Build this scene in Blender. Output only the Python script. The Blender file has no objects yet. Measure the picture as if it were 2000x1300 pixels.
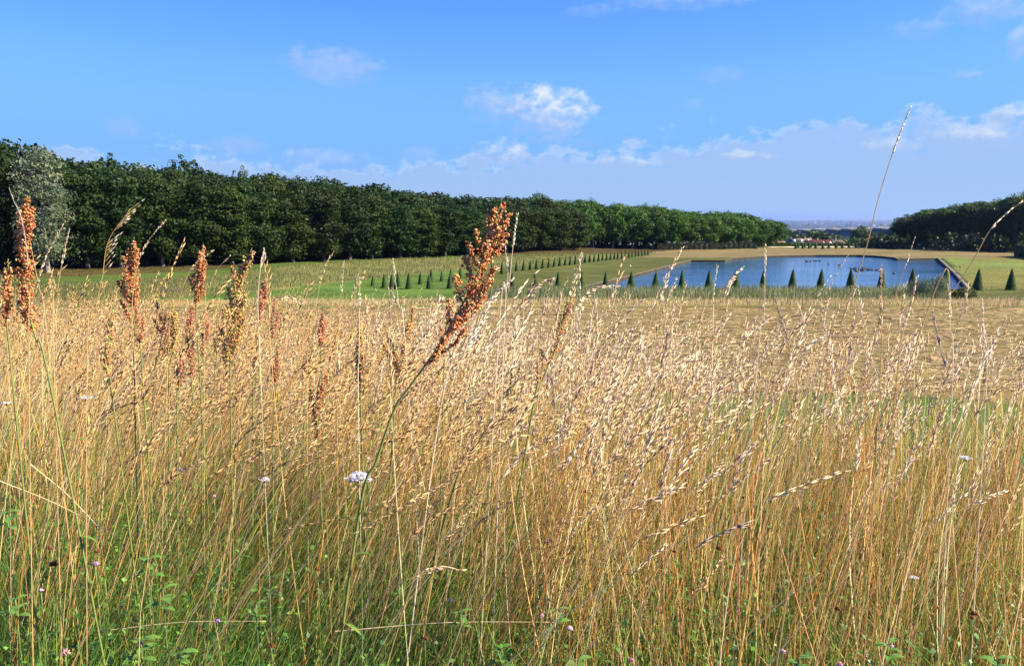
import bpy, math, random
import numpy as np
from math import radians as R

# ------------------------------------------------------------------ camera, sky, sun, exposure
SC = bpy.context.scene
COL = SC.collection
CAMZ = 10.0
FPX = 1500.0
PITCH = math.atan((650 - 422) / FPX)
cd = bpy.data.cameras.new('camera'); cam = bpy.data.objects.new('camera', cd); COL.objects.link(cam)
cam.location = (0, 0, CAMZ); cam.rotation_euler = (math.pi / 2 - PITCH, 0, 0)
cd.sensor_width = 36; cd.lens = 36 * FPX / 2000; cd.clip_start = .05; cd.clip_end = 60000
SC.camera = cam
CP, SP = math.cos(PITCH), math.sin(PITCH)
def ray(px, py):
    u = (px - 1000) / FPX; v = (650 - py) / FPX
    return np.array([u, CP + v * SP, -SP + v * CP])
def G(px, py, z=0.):
    d = ray(px, py); t = (z - CAMZ) / d[2]
    return (d[0] * t, d[1] * t)
def P(px, py, y):
    d = ray(px, py); t = y / d[1]
    return np.array([d[0] * t, y, CAMZ + d[2] * t])

SUN_AZ, SUN_EL = 99.0, 35.0
w = bpy.data.worlds.new('World'); SC.world = w; w.use_nodes = True
nt = w.node_tree; N = nt.nodes; L = nt.links; N.clear()
def nd(t, **k):
    n = N.new(t)
    for a, b in k.items(): setattr(n, a, b)
    return n
def mth(op, a, b=None, c=None, clamp=False):
    n = N.new('ShaderNodeMath'); n.operation = op; n.use_clamp = clamp
    for i, v in enumerate((a, b, c)):
        if v is None: continue
        if isinstance(v, (int, float)): n.inputs[i].default_value = v
        else: L.new(v, n.inputs[i])
    return n.outputs[0]
def mixc(f, a, b):
    n = N.new('ShaderNodeMix'); n.data_type = 'RGBA'
    for s, v in ((0, f), (6, a), (7, b)):
        if isinstance(v, (int, float)): n.inputs[s].default_value = v
        elif isinstance(v, tuple): n.inputs[s].default_value = (*v, 1)
        else: L.new(v, n.inputs[s])
    return n.outputs[2]
def sstep(x, a, b):
    n = N.new('ShaderNodeMapRange'); n.interpolation_type = 'SMOOTHSTEP'
    L.new(x, n.inputs[0]); n.inputs[1].default_value = a; n.inputs[2].default_value = b
    return n.outputs[0]
out = nd('ShaderNodeOutputWorld'); bg = nd('ShaderNodeBackground'); bg.inputs[1].default_value = .060
L.new(bg.outputs[0], out.inputs[0])
sky = nd('ShaderNodeTexSky', sky_type='NISHITA', sun_disc=False, sun_elevation=R(SUN_EL), sun_rotation=R(SUN_AZ), altitude=100, air_density=1.0, dust_density=.4, ozone_density=2.5)
tc = nd('ShaderNodeTexCoord'); sep = nd('ShaderNodeSeparateXYZ'); L.new(tc.outputs['Generated'], sep.inputs[0])
az = mth('MULTIPLY', mth('ARCTAN2', sep.outputs[0], sep.outputs[1]), 57.2958)
el = mth('MULTIPLY', mth('ARCSINE', sep.outputs[2]), 57.2958)
def comb(x, y):
    n = N.new('ShaderNodeCombineXYZ'); L.new(x, n.inputs[0]); L.new(y, n.inputs[1]); return n.outputs[0]
def noise(v, s, det=5, ro=.55):
    n = N.new('ShaderNodeTexNoise'); n.inputs['Scale'].default_value = s; n.inputs['Detail'].default_value = det; n.inputs['Roughness'].default_value = ro
    L.new(v, n.inputs['Vector']); return n.outputs[0]
ae = comb(az, mth('MULTIPLY', el, 1.5))
n1 = noise(ae, .42, 4, .5); n2 = noise(ae, 1.1, 4, .5); n3 = noise(comb(mth('MULTIPLY', az, .3), el), .35, 3, .5)
# clear-sky colour: the camera's vivid blue
tint = N.new('ShaderNodeMix'); tint.data_type = 'RGBA'; tint.blend_type = 'MULTIPLY'; tint.inputs[0].default_value = 1
L.new(sky.outputs[0], tint.inputs[6]); tint.inputs[7].default_value = (.68, .80, 1.75, 1)
hs = N.new('ShaderNodeHueSaturation'); hs.inputs['Saturation'].default_value = 1.1; hs.inputs['Value'].default_value = 1.0
L.new(tint.outputs[2], hs.inputs['Color'])
base = mixc(mth('ADD', .2, mth('MULTIPLY', sstep(el, 15, 3), .8)), hs.outputs[0], (1.08, 2.5, 5.3))
base = mixc(mth('MULTIPLY', sstep(el, 5.5, .3), .85), base, (1.65, 2.75, 4.6))
# low bank of cloud along the horizon
topn = mth('ADD', mth('MULTIPLY', n1, 5.2), mth('ADD', mth('MULTIPLY', n2, 2.0), mth('MULTIPLY', n3, 4.2)))
lift = mth('MULTIPLY', sstep(az, -16, 30), 2.6)
edge = mth('SUBTRACT', mth('ADD', mth('ADD', topn, lift), -1.7), el)
bank = mth('MULTIPLY', sstep(edge, -.1, 1.4), .82)
bcol = mixc(mth('MULTIPLY', sstep(edge, 1.3, .1), sstep(n2, .38, .56)), (1.95, 2.85, 4.5), (4.4, 4.7, 5.1))
colr = mixc(bank, base, bcol)
# scattered cumulus: (px, py, half width px, half height px, opacity, brightness)
def px_azel(px, py):
    d = ray(px, py); d = d / np.linalg.norm(d); return math.degrees(math.atan2(d[0], d[1])), math.degrees(math.asin(d[2]))
for px, py, rw, rh, op, br in [(650, 130, 95, 42, .62, .25), (975, 205, 72, 42, .62, .5), (1072, 225, 84, 60, .92, 1.), (980, 300, 62, 28, .7, .85),
        (460, 285, 75, 22, .5, .1), (235, 248, 40, 24, .35, .05), (820, 300, 45, 18, .5, .1), (630, 310, 90, 22, .5, .4), (1145, 278, 50, 12, .3, .05),
        (1440, 305, 34, 12, .8, 1.), (1225, 318, 60, 14, .7, .9), (1500, 308, 30, 12, .6, .8), (1740, 290, 75, 24, .6, .7), (1900, 270, 85, 40, .75, .8), (1985, 225, 60, 26, .8, .9),
        (1410, 150, 45, 22, .3, .3), (1350, 205, 20, 12, .25, .2), (1890, 145, 36, 16, .55, .6), (1990, 80, 28, 36, .6, .6), (1920, 20, 110, 32, .5, .6), (1800, 55, 75, 22, .3, .5),
        (1350, 2, 170, 18, .45, .5), (1160, 22, 60, 14, .25, .4), (2130, 60, 120, 60, .6, .6), (-120, 200, 110, 40, .5, .5), (2180, 300, 130, 50, .7, .7)]:
    a0, e0 = px_azel(px, py); ra = abs(px_azel(px + rw, py)[0] - a0); re = abs(px_azel(px, py - rh)[1] - e0)
    dx = mth('DIVIDE', mth('SUBTRACT', az, a0), ra); dy = mth('DIVIDE', mth('SUBTRACT', el, e0), re)
    r2 = mth('ADD', mth('MULTIPLY', dx, dx), mth('MULTIPLY', dy, dy))
    f = mth('SUBTRACT', mth('ADD', 1.15, mth('ADD', mth('MULTIPLY', mth('SUBTRACT', n1, .5), 2.6), mth('MULTIPLY', mth('SUBTRACT', n2, .5), 2.2))), r2)
    m = mth('MULTIPLY', sstep(f, -.2, 1.5), op)
    lit = mth('MULTIPLY', sstep(mth('ADD', dy, mth('ADD', mth('MULTIPLY', dx, .35), mth('MULTIPLY', mth('SUBTRACT', n2, .5), 2.))), -.5, 1.0), br)
    colr = mixc(m, colr, mixc(lit, (1.9, 2.75, 4.4), (4.2, 4.5, 5.0)))
L.new(colr, bg.inputs[0])
sd = bpy.data.lights.new('sun', 'SUN'); sun = bpy.data.objects.new('sun', sd); COL.objects.link(sun)
sd.energy = 5.0; sd.angle = R(.5); sd.color = (1, .87, .62)
sun.rotation_euler = (R(90 - SUN_EL), 0, R(180 - SUN_AZ + 0))
# lamp's -Z must run from the sun to the scene: sun stands at azimuth SUN_AZ measured from +Y towards +X
from mathutils import Vector, Matrix
sv = Vector((math.sin(R(SUN_AZ)) * math.cos(R(SUN_EL)), math.cos(R(SUN_AZ)) * math.cos(R(SUN_EL)), math.sin(R(SUN_EL))))
sun.rotation_euler = sv.to_track_quat('Z', 'Y').to_euler()
SC.view_settings.view_transform = 'Standard'; SC.view_settings.look = 'None'; SC.view_settings.exposure = 1.75; SC.view_settings.gamma = 1.0
SC.view_settings.use_curve_mapping = False
SC.render.engine = 'CYCLES'
cy = SC.cycles
cy.max_bounces = 6; cy.diffuse_bounces = 4; cy.glossy_bounces = 2; cy.transmission_bounces = 4; cy.volume_bounces = 0; cy.transparent_max_bounces = 4
cy.use_adaptive_sampling = True; cy.adaptive_threshold = .01
cy.use_denoising = True
cy.sample_clamp_indirect = 6
cy.volume_step_rate = 4

# ------------------------------------------------------------------ helpers
def tag(o, label=None, cat=None, group=None, kind=None):
    if label: o['label'] = label
    if cat: o['category'] = cat
    if group: o['group'] = group
    if kind: o['kind'] = kind
    return o
def empty(name, loc=(0, 0, 0), rz=0.):
    o = bpy.data.objects.new(name, None); COL.objects.link(o); o.location = [float(a) for a in loc]; o.rotation_euler = (0, 0, rz); return o
def link(name, me, parent=None):
    o = bpy.data.objects.new(name, me); COL.objects.link(o)
    if parent: o.parent = parent
    return o
def copy_tree(o, parent=None):
    c = o.copy(); COL.objects.link(c)
    if parent: c.parent = parent
    for ch in [k for k in o.children]: copy_tree(ch, c)
    return c
def mesh_np(name, V, F, mat, C=None, smooth=False):
    """V (n,3), F (m,k) equal-sized faces or list of such arrays, C (n,3) vertex colours"""
    me = bpy.data.meshes.new(name)
    Fs = F if isinstance(F, list) else [F]
    Fs = [np.asarray(f, np.int32) for f in Fs if len(f)]
    V = np.asarray(V, np.float32)
    me.vertices.add(len(V)); me.vertices.foreach_set('co', V.ravel())
    nl = sum(f.size for f in Fs); nf = sum(len(f) for f in Fs)
    me.loops.add(nl); me.loops.foreach_set('vertex_index', np.concatenate([f.ravel() for f in Fs]))
    tot = np.concatenate([np.full(len(f), f.shape[1], np.int32) for f in Fs])
    st = np.concatenate([[0], np.cumsum(tot)[:-1]]).astype(np.int32)
    me.polygons.add(nf); me.polygons.foreach_set('loop_start', st); me.polygons.foreach_set('loop_total', tot)
    if smooth: me.polygons.foreach_set('use_smooth', np.ones(nf, bool))
    me.update(calc_edges=True)
    if C is not None:
        a = me.color_attributes.new('Col', 'FLOAT_COLOR', 'POINT')
        C4 = np.ones((len(V), 4), np.float32); C4[:, :3] = C
        a.data.foreach_set('color', C4.ravel())
    me.materials.append(mat)
    return me
class MB:
    """collects pieces (V, F by arity, colours) into one mesh"""
    def __init__(s): s.V = []; s.F = {}; s.C = []; s.n = 0
    def add(s, V, F, C):
        V = np.asarray(V, float); F = np.asarray(F)
        s.V.append(V); s.F.setdefault(F.shape[1], []).append(F + s.n)
        C = np.asarray(C, float)
        if C.ndim == 1: C = np.tile(C, (len(V), 1))
        s.C.append(C); s.n += len(V)
    def box(s, x0, x1, y0, y1, z0, z1, c):
        V = [(x, y, z) for z in (z0, z1) for y in (y0, y1) for x in (x0, x1)]
        s.add(V, [(0, 2, 3, 1), (4, 5, 7, 6), (0, 1, 5, 4), (1, 3, 7, 5), (3, 2, 6, 7), (2, 0, 4, 6)], c)
    def tube(s, pts, rad, c, k=6):
        pts = np.asarray(pts, float); n = len(pts); rad = np.broadcast_to(np.asarray(rad, float), (n,))
        T = np.gradient(pts, axis=0); T /= np.linalg.norm(T, axis=1)[:, None] + 1e-9
        ref = np.where(np.abs(T[:, 2:3]) < .9, np.array([[0, 0, 1.]]), np.array([[1., 0, 0]]))
        ref = np.tile(np.array([.31, -.9, .27]), (n, 1))
        A = np.cross(T, ref); A /= np.linalg.norm(A, axis=1)[:, None] + 1e-9; B = np.cross(T, A)
        th = np.arange(k) * 2 * math.pi / k
        V = pts[:, None] + rad[:, None, None] * (np.cos(th)[None, :, None] * A[:, None] + np.sin(th)[None, :, None] * B[:, None])
        i = np.arange(n - 1)[:, None] * k; j = np.arange(k)[None]; jn = (j + 1) % k
        F = np.stack([i + j, i + jn, i + k + jn, i + k + j], -1).reshape(-1, 4)
        C = np.asarray(c, float); C = np.repeat(C, k, 0) if C.ndim == 2 else C
        s.add(V.reshape(-1, 3), F, C)
        s.F.setdefault(k, []).append(np.array([[s.n - k + q for q in range(k)]]))
    def mesh(s, name, mat, smooth=False):
        return mesh_np(name, np.concatenate(s.V), [np.concatenate(f) for f in s.F.values()], mat, np.concatenate(s.C), smooth)
    def build(s, name, mat, parent=None, smooth=False): return link(name, s.mesh(name, mat, smooth), parent)
def unit(v): return v / (np.linalg.norm(v, axis=-1, keepdims=True) + 1e-9)
def rdir(rng, n): return unit(rng.normal(size=(n, 3)))
def var(rng, base, n, amt=.15, hue=.06):
    b = np.asarray(base, float); b = b if b.ndim == 2 else np.tile(b, (n, 1))
    return np.clip(b * (1 + rng.normal(0, amt, (n, 1))) * (1 + rng.normal(0, hue, (n, 3))), .003, .95)

def material(name, rough=.8, trans=0., spec=.2, bump=None, objvar=0., nscale=0., namt=.25, tintc=None):
    m = bpy.data.materials.new(name); m.use_nodes = True; t = m.node_tree; n = t.nodes; l = t.links; n.clear()
    o = n.new('ShaderNodeOutputMaterial'); p = n.new('ShaderNodeBsdfPrincipled'); p.inputs['Roughness'].default_value = rough
    p.inputs['Specular IOR Level'].default_value = spec
    a = n.new('ShaderNodeVertexColor'); a.layer_name = 'Col'; c = a.outputs[0]
    if objvar:
        oi = n.new('ShaderNodeObjectInfo'); mr = n.new('ShaderNodeMapRange'); l.new(oi.outputs['Random'], mr.inputs[0])
        mr.inputs[3].default_value = 1 - objvar; mr.inputs[4].default_value = 1 + objvar
        hh = n.new('ShaderNodeHueSaturation'); l.new(c, hh.inputs['Color']); l.new(mr.outputs[0], hh.inputs['Value'])
        mr2 = n.new('ShaderNodeMapRange'); wn = n.new('ShaderNodeTexWhiteNoise'); wn.noise_dimensions = '1D'; l.new(oi.outputs['Random'], wn.inputs['W'])
        l.new(wn.outputs['Value'], mr2.inputs[0]); mr2.inputs[3].default_value = .483; mr2.inputs[4].default_value = .508; l.new(mr2.outputs[0], hh.inputs['Hue'])
        c = hh.outputs[0]
    if nscale:
        g = n.new('ShaderNodeNewGeometry'); tx = n.new('ShaderNodeTexNoise'); tx.inputs['Scale'].default_value = nscale; tx.inputs['Detail'].default_value = 5
        l.new(g.outputs['Position'], tx.inputs['Vector'])
        mr = n.new('ShaderNodeMapRange'); l.new(tx.outputs[0], mr.inputs[0]); mr.inputs[1].default_value = .25; mr.inputs[2].default_value = .75
        mr.inputs[3].default_value = 1 - namt; mr.inputs[4].default_value = 1 + namt
        mm = n.new('ShaderNodeMix'); mm.data_type = 'RGBA'; mm.blend_type = 'MULTIPLY'; mm.inputs[0].default_value = 1
        l.new(c, mm.inputs[6]); cc = n.new('ShaderNodeCombineColor')
        for i in range(3): l.new(mr.outputs[0], cc.inputs[i])
        l.new(cc.outputs[0], mm.inputs[7]); c = mm.outputs[2]
        if bump:
            b = n.new('ShaderNodeBump'); b.inputs['Strength'].default_value = bump; b.inputs['Distance'].default_value = .02
            l.new(tx.outputs[0], b.inputs['Height']); l.new(b.outputs[0], p.inputs['Normal'])
    l.new(c, p.inputs['Base Color'])
    if trans:
        tr = n.new('ShaderNodeBsdfTranslucent'); l.new(c, tr.inputs[0]); mx = n.new('ShaderNodeMixShader'); mx.inputs[0].default_value = trans
        l.new(p.outputs[0], mx.inputs[1]); l.new(tr.outputs[0], mx.inputs[2]); l.new(mx.outputs[0], o.inputs[0])
    else: l.new(p.outputs[0], o.inputs[0])
    return m
M_STRAW = material('dry_straw', .5, .42, .35)
M_BLADE = material('green_blade', .5, .24, .3)
M_LEAF = material('tree_foliage', .6, .28, .2, objvar=.3)
M_BARK = material('bark', .9, 0, .1, nscale=3, namt=.4)
M_YEW = material('clipped_yew', .7, .15, .2, objvar=.1)
M_POD = material('sorrel_pod', .45, .35, .35)
M_STEM = material('plant_stem', .55, .1, .3)
M_HAY = material('cut_hay', .75, .15, .15)
M_STONE = material('weathered_stone', .9, 0, .1, bump=.4, nscale=1.2, namt=.35)
M_BUILD = material('painted_masonry', .85, 0, .1, nscale=.8, namt=.1)
M_PETAL = material('flower_petal', .6, .3, .2)
M_FEATHER = material('dark_feather', .6, 0, .3)

# ------------------------------------------------------------------ ground
def lerpc(x, pts): a = np.array(pts, float); return np.interp(x, a[:, 0], a[:, 1])
def sm(x, a, b): t = np.clip((x - a) / (b - a), 0, 1); return t * t * (3 - 2 * t)
def topix(x, y, z=0.):
    # pixel of a point (used once, to carry survey lines read off the photograph into ground coordinates)
    dz = z - CAMZ; f = y * CP - dz * SP; up = y * SP + dz * CP
    f = np.where(f > .1, f, .1)
    return 1000 + FPX * x / f, 650 - FPX * up / f
POND = [G(1100, 566), G(1190, 547), G(1345, 508), G(1411, 508), G(1425, 504.5), G(1494, 500), G(1590, 498), G(1675, 498), G(1712, 499.5), G(1750, 503), G(1757, 505.5), G(1835, 504), G(1868, 533), G(1899, 566)]
POND = [(x, y) for x, y in POND]
def poly_dist(x, y, poly):
    """signed distance, positive inside"""
    x = np.asarray(x, float); y = np.asarray(y, float)
    ins = np.zeros(x.shape, bool); dm = np.full(x.shape, 1e9)
    n = len(poly)
    for i in range(n):
        x0, y0 = poly[i]; x1, y1 = poly[(i + 1) % n]
        c = ((y0 > y) != (y1 > y)) & (x < (x1 - x0) * (y - y0) / (y1 - y0 + 1e-12) + x0); ins ^= c
        dx, dy = x1 - x0, y1 - y0; t = np.clip(((x - x0) * dx + (y - y0) * dy) / (dx * dx + dy * dy), 0, 1)
        dm = np.minimum(dm, np.hypot(x - x0 - t * dx, y - y0 - t * dy))
    return np.where(ins, dm, -dm)
FOOT1 = [(-400, 600), (100, 592), (300, 582), (420, 575), (560, 566), (640, 553), (760, 541), (900, 526), (1100, 512), (1270, 500)]
TOP1 = [(-400, 575), (100, 563), (300, 552), (420, 545), (560, 524), (640, 518), (760, 511), (900, 507), (1100, 502), (1270, 497)]
FOOT2 = [(-400, 556), (100, 548), (300, 540), (420, 532), (560, 516), (700, 511), (900, 504), (1100, 499), (1270, 495)]
TOP2 = [(-400, 540), (100, 530), (300, 519), (420, 515), (560, 507), (700, 501), (900, 496), (1100, 492), (1270, 490)]
def crest(x): return 6.3 - .30 * np.clip(x, -6, 6)
def hz(x, y):
    x = np.asarray(x, float); y = np.asarray(y, float)
    ym = np.maximum(y, -6)
    c = crest(x)
    near = 8.85 - .10 * np.minimum(ym, c)
    bank = near - .45 * np.maximum(ym - c, 0)
    z = np.maximum(bank, 0)
    # soften foot
    z = np.where((bank < 1) & (bank > -1.5), np.maximum(z, .25 * (bank + 1.5) ** 2 / 2.5), z)
    bump = .03 * np.sin(x * 3.1 + 1) * np.cos(y * 2.7) + .02 * np.sin(x * 7 + y * 5)
    z = z + np.where(y < c + 1, bump, 0)
    px, py = topix(x, y)
    ok = (y > 60) & (px < 1290)
    b1 = 1 - sm(py, lerpc(px, TOP1), lerpc(px, FOOT1)); b2 = 1 - sm(py, lerpc(px, TOP2), lerpc(px, FOOT2))
    fade = 1 - sm(px, 1050, 1290)
    z = z + np.where(ok, (.55 * b1 + .45 * b2) * fade, 0)
    # gentle unevenness of the park
    z = z + np.where((y > 40) & (y < 330), .07 * np.sin(x * .35 + 2) * np.sin(y * .27) + .05 * np.sin(x * .9 + y * .6), 0)
    # beyond the park the land falls to the valley and the plain
    z = z - 8 * sm(y, 262, 330) - 10 * sm(y, 340, 480) - 14 * sm(y, 480, 760) - 95 * sm(y, 900, 3600)
    z = z + 20 * sm(y, 14000, 24000) * (1 + .4 * np.sin(x * .0013) + .3 * np.sin(x * .0031 + 1)) + np.where(y > 2400, 3 * np.sin(x * .002 + y * .0017) * np.sin(y * .0009 + x * .0004), 0)
    z = z + 4.5 * sm(x, 148, 240) * sm(y, 60, 120) * (1 - sm(y, 300, 400))
    return z
def hpond(x, y):
    z = hz(x, y); d = poly_dist(x, y, POND)
    return np.where(d > .4, -3.2, z)
def grow(a, b, s, f):
    o = [a]; 
    while (b > a and o[-1] < b) or (b < a and o[-1] > b):
        o.append(o[-1] + s * (1 if b > a else -1)); s *= f
    o[-1] = b; return o[1:]
xs = np.array(sorted(set(np.round(list(np.arange(-9, 9, .3)) + list(np.arange(9, 86, .62)) + list(np.arange(-100, -9, 1.1)) + list(np.arange(86, 170, 1.5)) + grow(-100, -18000, 2, 1.18) + grow(170, 18000, 2.5, 1.18), 3))))
ys = np.array(sorted(set(np.round(list(np.arange(-3, 12, .3)) + list(np.arange(12, 100, 1.)) + list(np.arange(100, 205, .62)) + list(np.arange(205, 280, 1.3)) + grow(-3, -600, 1, 1.3) + grow(280, 26000, 3, 1.06), 3))))
XX, YY = np.meshgrid(xs, ys, indexing='ij'); X1 = XX.ravel(); Y1 = YY.ravel(); Z1 = hpond(X1, Y1)
nx, ny = len(xs), len(ys)
ii, jj = np.meshgrid(np.arange(nx - 1), np.arange(ny - 1), indexing='ij'); q = (ii * ny + jj).ravel()
FQ = np.stack([q, q + ny, q + ny + 1, q + 1], 1)
# colours of the ground by what grows on it
rg = np.random.default_rng(5)
def lay(C, m, c): return C * (1 - m[:, None]) + np.array(c) * m[:, None]
PX, PY = topix(X1, Y1); beyond = Y1 > 22
C = np.tile(np.array([.062, .074, .019]), (len(X1), 1))                       # dry olive lawn
wob = 6 * np.sin(X1 * .21 + 1.3) * np.sin(Y1 * .17) + 4 * np.sin(X1 * .53 + Y1 * .31)
C = lay(C, sm(PX, 1700, 1860) * (PY > 497) * (PY < 566), (.115, .122, .030))   # yellower lawn right of the pond
gp = np.exp(-(((PX - 1850) / 45) ** 2 + ((PY - 512) / 9) ** 2)) + np.exp(-(((PX - 1960) / 60) ** 2 + ((PY - 517) / 6) ** 2)) + .6 * np.exp(-(((PX - 1880) / 20) ** 2 + ((PY - 534) / 9) ** 2))
C = lay(C, np.clip(gp, 0, 1) * .6 * beyond, (.09, .17, .04))
C = lay(C, (PY < 503) * (PY > 484) * sm(PX, 1180, 1290) * beyond, (.125, .108, .048))    # dry far lawn
left = beyond * (1 - sm(PX, 860 + wob * 4, 960 + wob * 4))
C = lay(C, left * (PY > 505) * (PY < 602), (.060, .112, .020))                  # bright green hollow at the left
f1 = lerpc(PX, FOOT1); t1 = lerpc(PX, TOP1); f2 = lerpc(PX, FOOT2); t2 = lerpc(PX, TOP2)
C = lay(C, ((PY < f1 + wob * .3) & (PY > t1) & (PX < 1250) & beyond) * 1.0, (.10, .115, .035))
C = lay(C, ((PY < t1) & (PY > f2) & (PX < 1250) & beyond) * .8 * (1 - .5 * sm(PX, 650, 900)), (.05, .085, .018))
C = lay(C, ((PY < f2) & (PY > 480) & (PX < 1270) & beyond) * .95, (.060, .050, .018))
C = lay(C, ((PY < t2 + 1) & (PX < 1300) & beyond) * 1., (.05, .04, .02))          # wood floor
C = lay(C, sm(PY, 597 + wob * .15, 604 + wob * .15) * (1 - sm(PY, 765 + wob * 2, 790 + wob * 2)) * beyond, (.135, .115, .050))   # mown hay meadow
C = lay(C, sm(PY, 765 + wob * 2, 790 + wob * 2) * beyond * (Y1 > 20), (.05, .10, .02))    # green foot of the bank
C = lay(C, (sm(PY, 582, 588) * (1 - sm(PY, 594, 600))) * beyond, (.24, .18, .075))
C = lay(C, (Y1 < 22) * 1., (.055, .06, .02))
C = lay(C, (Y1 > 262) * 1., (.06, .10, .03))
far = sm(Y1, 900, 2000); n_ = np.sin(X1 * .011 + np.sin(Y1 * .004) * 2) * np.sin(Y1 * .0052 + X1 * .0012) + .5 * np.sin(X1 * .027 + Y1 * .009)
C = lay(C, far, (.045, .075, .03)); C = lay(C, far * sm(n_, .35, .6), (.26, .24, .12)); C = lay(C, far * sm(-n_, .6, .8), (.10, .15, .06))
C = lay(C, sm(poly_dist(X1, Y1, POND), .3, .6) * 1., (.03, .035, .025))
gm = bpy.data.materials.new('park_ground'); gm.use_nodes = True
t = gm.node_tree; n = t.nodes; l = t.links; pb = n['Principled BSDF']; pb.inputs['Roughness'].default_value = .95; pb.inputs['Specular IOR Level'].default_value = .05
a = n.new('ShaderNodeVertexColor'); a.layer_name = 'Col'; g = n.new('ShaderNodeNewGeometry')
def gn(scale, det, lo, hi, mp=None):
    tx = n.new('ShaderNodeTexNoise'); tx.inputs['Scale'].default_value = scale; tx.inputs['Detail'].default_value = det; tx.inputs['Roughness'].default_value = .6
    if mp:
        m_ = n.new('ShaderNodeMapping'); m_.inputs['Scale'].default_value = mp; l.new(g.outputs['Position'], m_.inputs[0]); l.new(m_.outputs[0], tx.inputs['Vector'])
    else: l.new(g.outputs['Position'], tx.inputs['Vector'])
    r = n.new('ShaderNodeMapRange'); l.new(tx.outputs[0], r.inputs[0]); r.inputs[1].default_value = .28; r.inputs[2].default_value = .72; r.inputs[3].default_value = lo; r.inputs[4].default_value = hi
    return r.outputs[0], tx.outputs[0]
c = a.outputs[0]
for sc_, de, lo, hi, mp in ((.045, 3, .78, 1.22, (1, 2, 1)), (.35, 5, .75, 1.25, (.4, 1.3, 1)), (3.5, 4, .7, 1.3, None)):
    v, rawn = gn(sc_, de, lo, hi, mp); vm = n.new('ShaderNodeVectorMath'); vm.operation = 'SCALE'; l.new(c, vm.inputs[0]); l.new(v, vm.inputs['Scale']); c = vm.outputs[0]
v, _r = gn(.11, 4, 0, .5, (1, 1.6, 1)); mx = n.new('ShaderNodeMix'); mx.data_type = 'RGBA'; l.new(v, mx.inputs[0]); l.new(c, mx.inputs[6])
vm = n.new('ShaderNodeVectorMath'); vm.operation = 'MULTIPLY'; l.new(c, vm.inputs[0]); vm.inputs[1].default_value = (1.35, 1.02, .85); l.new(vm.outputs[0], mx.inputs[7])
l.new(mx.outputs[2], pb.inputs['Base Color'])
b = n.new('ShaderNodeBump'); b.inputs['Strength'].default_value = .6; b.inputs['Distance'].default_value = .12; l.new(rawn, b.inputs['Height']); l.new(b.outputs[0], pb.inputs['Normal'])
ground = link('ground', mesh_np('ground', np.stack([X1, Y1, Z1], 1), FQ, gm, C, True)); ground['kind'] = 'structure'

# water
wm = bpy.data.materials.new('pond_water'); wm.use_nodes = True; t = wm.node_tree; n = t.nodes; l = t.links; pb = n['Principled BSDF']
pb.inputs['Base Color'].default_value = (.02, .07, .13, 1); pb.inputs['Roughness'].default_value = .06; pb.inputs['IOR'].default_value = 1.33
g = n.new('ShaderNodeNewGeometry'); mp = n.new('ShaderNodeMapping'); mp.inputs['Scale'].default_value = (.55, 1.5, 1); l.new(g.outputs['Position'], mp.inputs[0])
tx = n.new('ShaderNodeTexNoise'); tx.inputs['Scale'].default_value = 1.5; tx.inputs['Detail'].default_value = 4; l.new(mp.outputs[0], tx.inputs['Vector'])
tx2 = n.new('ShaderNodeTexNoise'); tx2.inputs['Scale'].default_value = .06; tx2.inputs['Detail'].default_value = 4; l.new(mp.outputs[0], tx2.inputs['Vector'])
r_ = n.new('ShaderNodeMapRange'); l.new(tx2.outputs[0], r_.inputs[0]); r_.inputs[1].default_value = .35; r_.inputs[2].default_value = .65; r_.inputs[3].default_value = .25; r_.inputs[4].default_value = .9
b = n.new('ShaderNodeBump'); b.inputs['Distance'].default_value = .09; l.new(r_.outputs[0], b.inputs['Strength']); l.new(tx.outputs[0], b.inputs['Height']); l.new(b.outputs[0], pb.inputs['Normal'])
me = bpy.data.meshes.new('water'); me.from_pydata([(x, y, -.36) for x, y in POND], [], [list(range(len(POND)))]); me.materials.append(wm)
link('water', me)['kind'] = 'structure'
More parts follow.
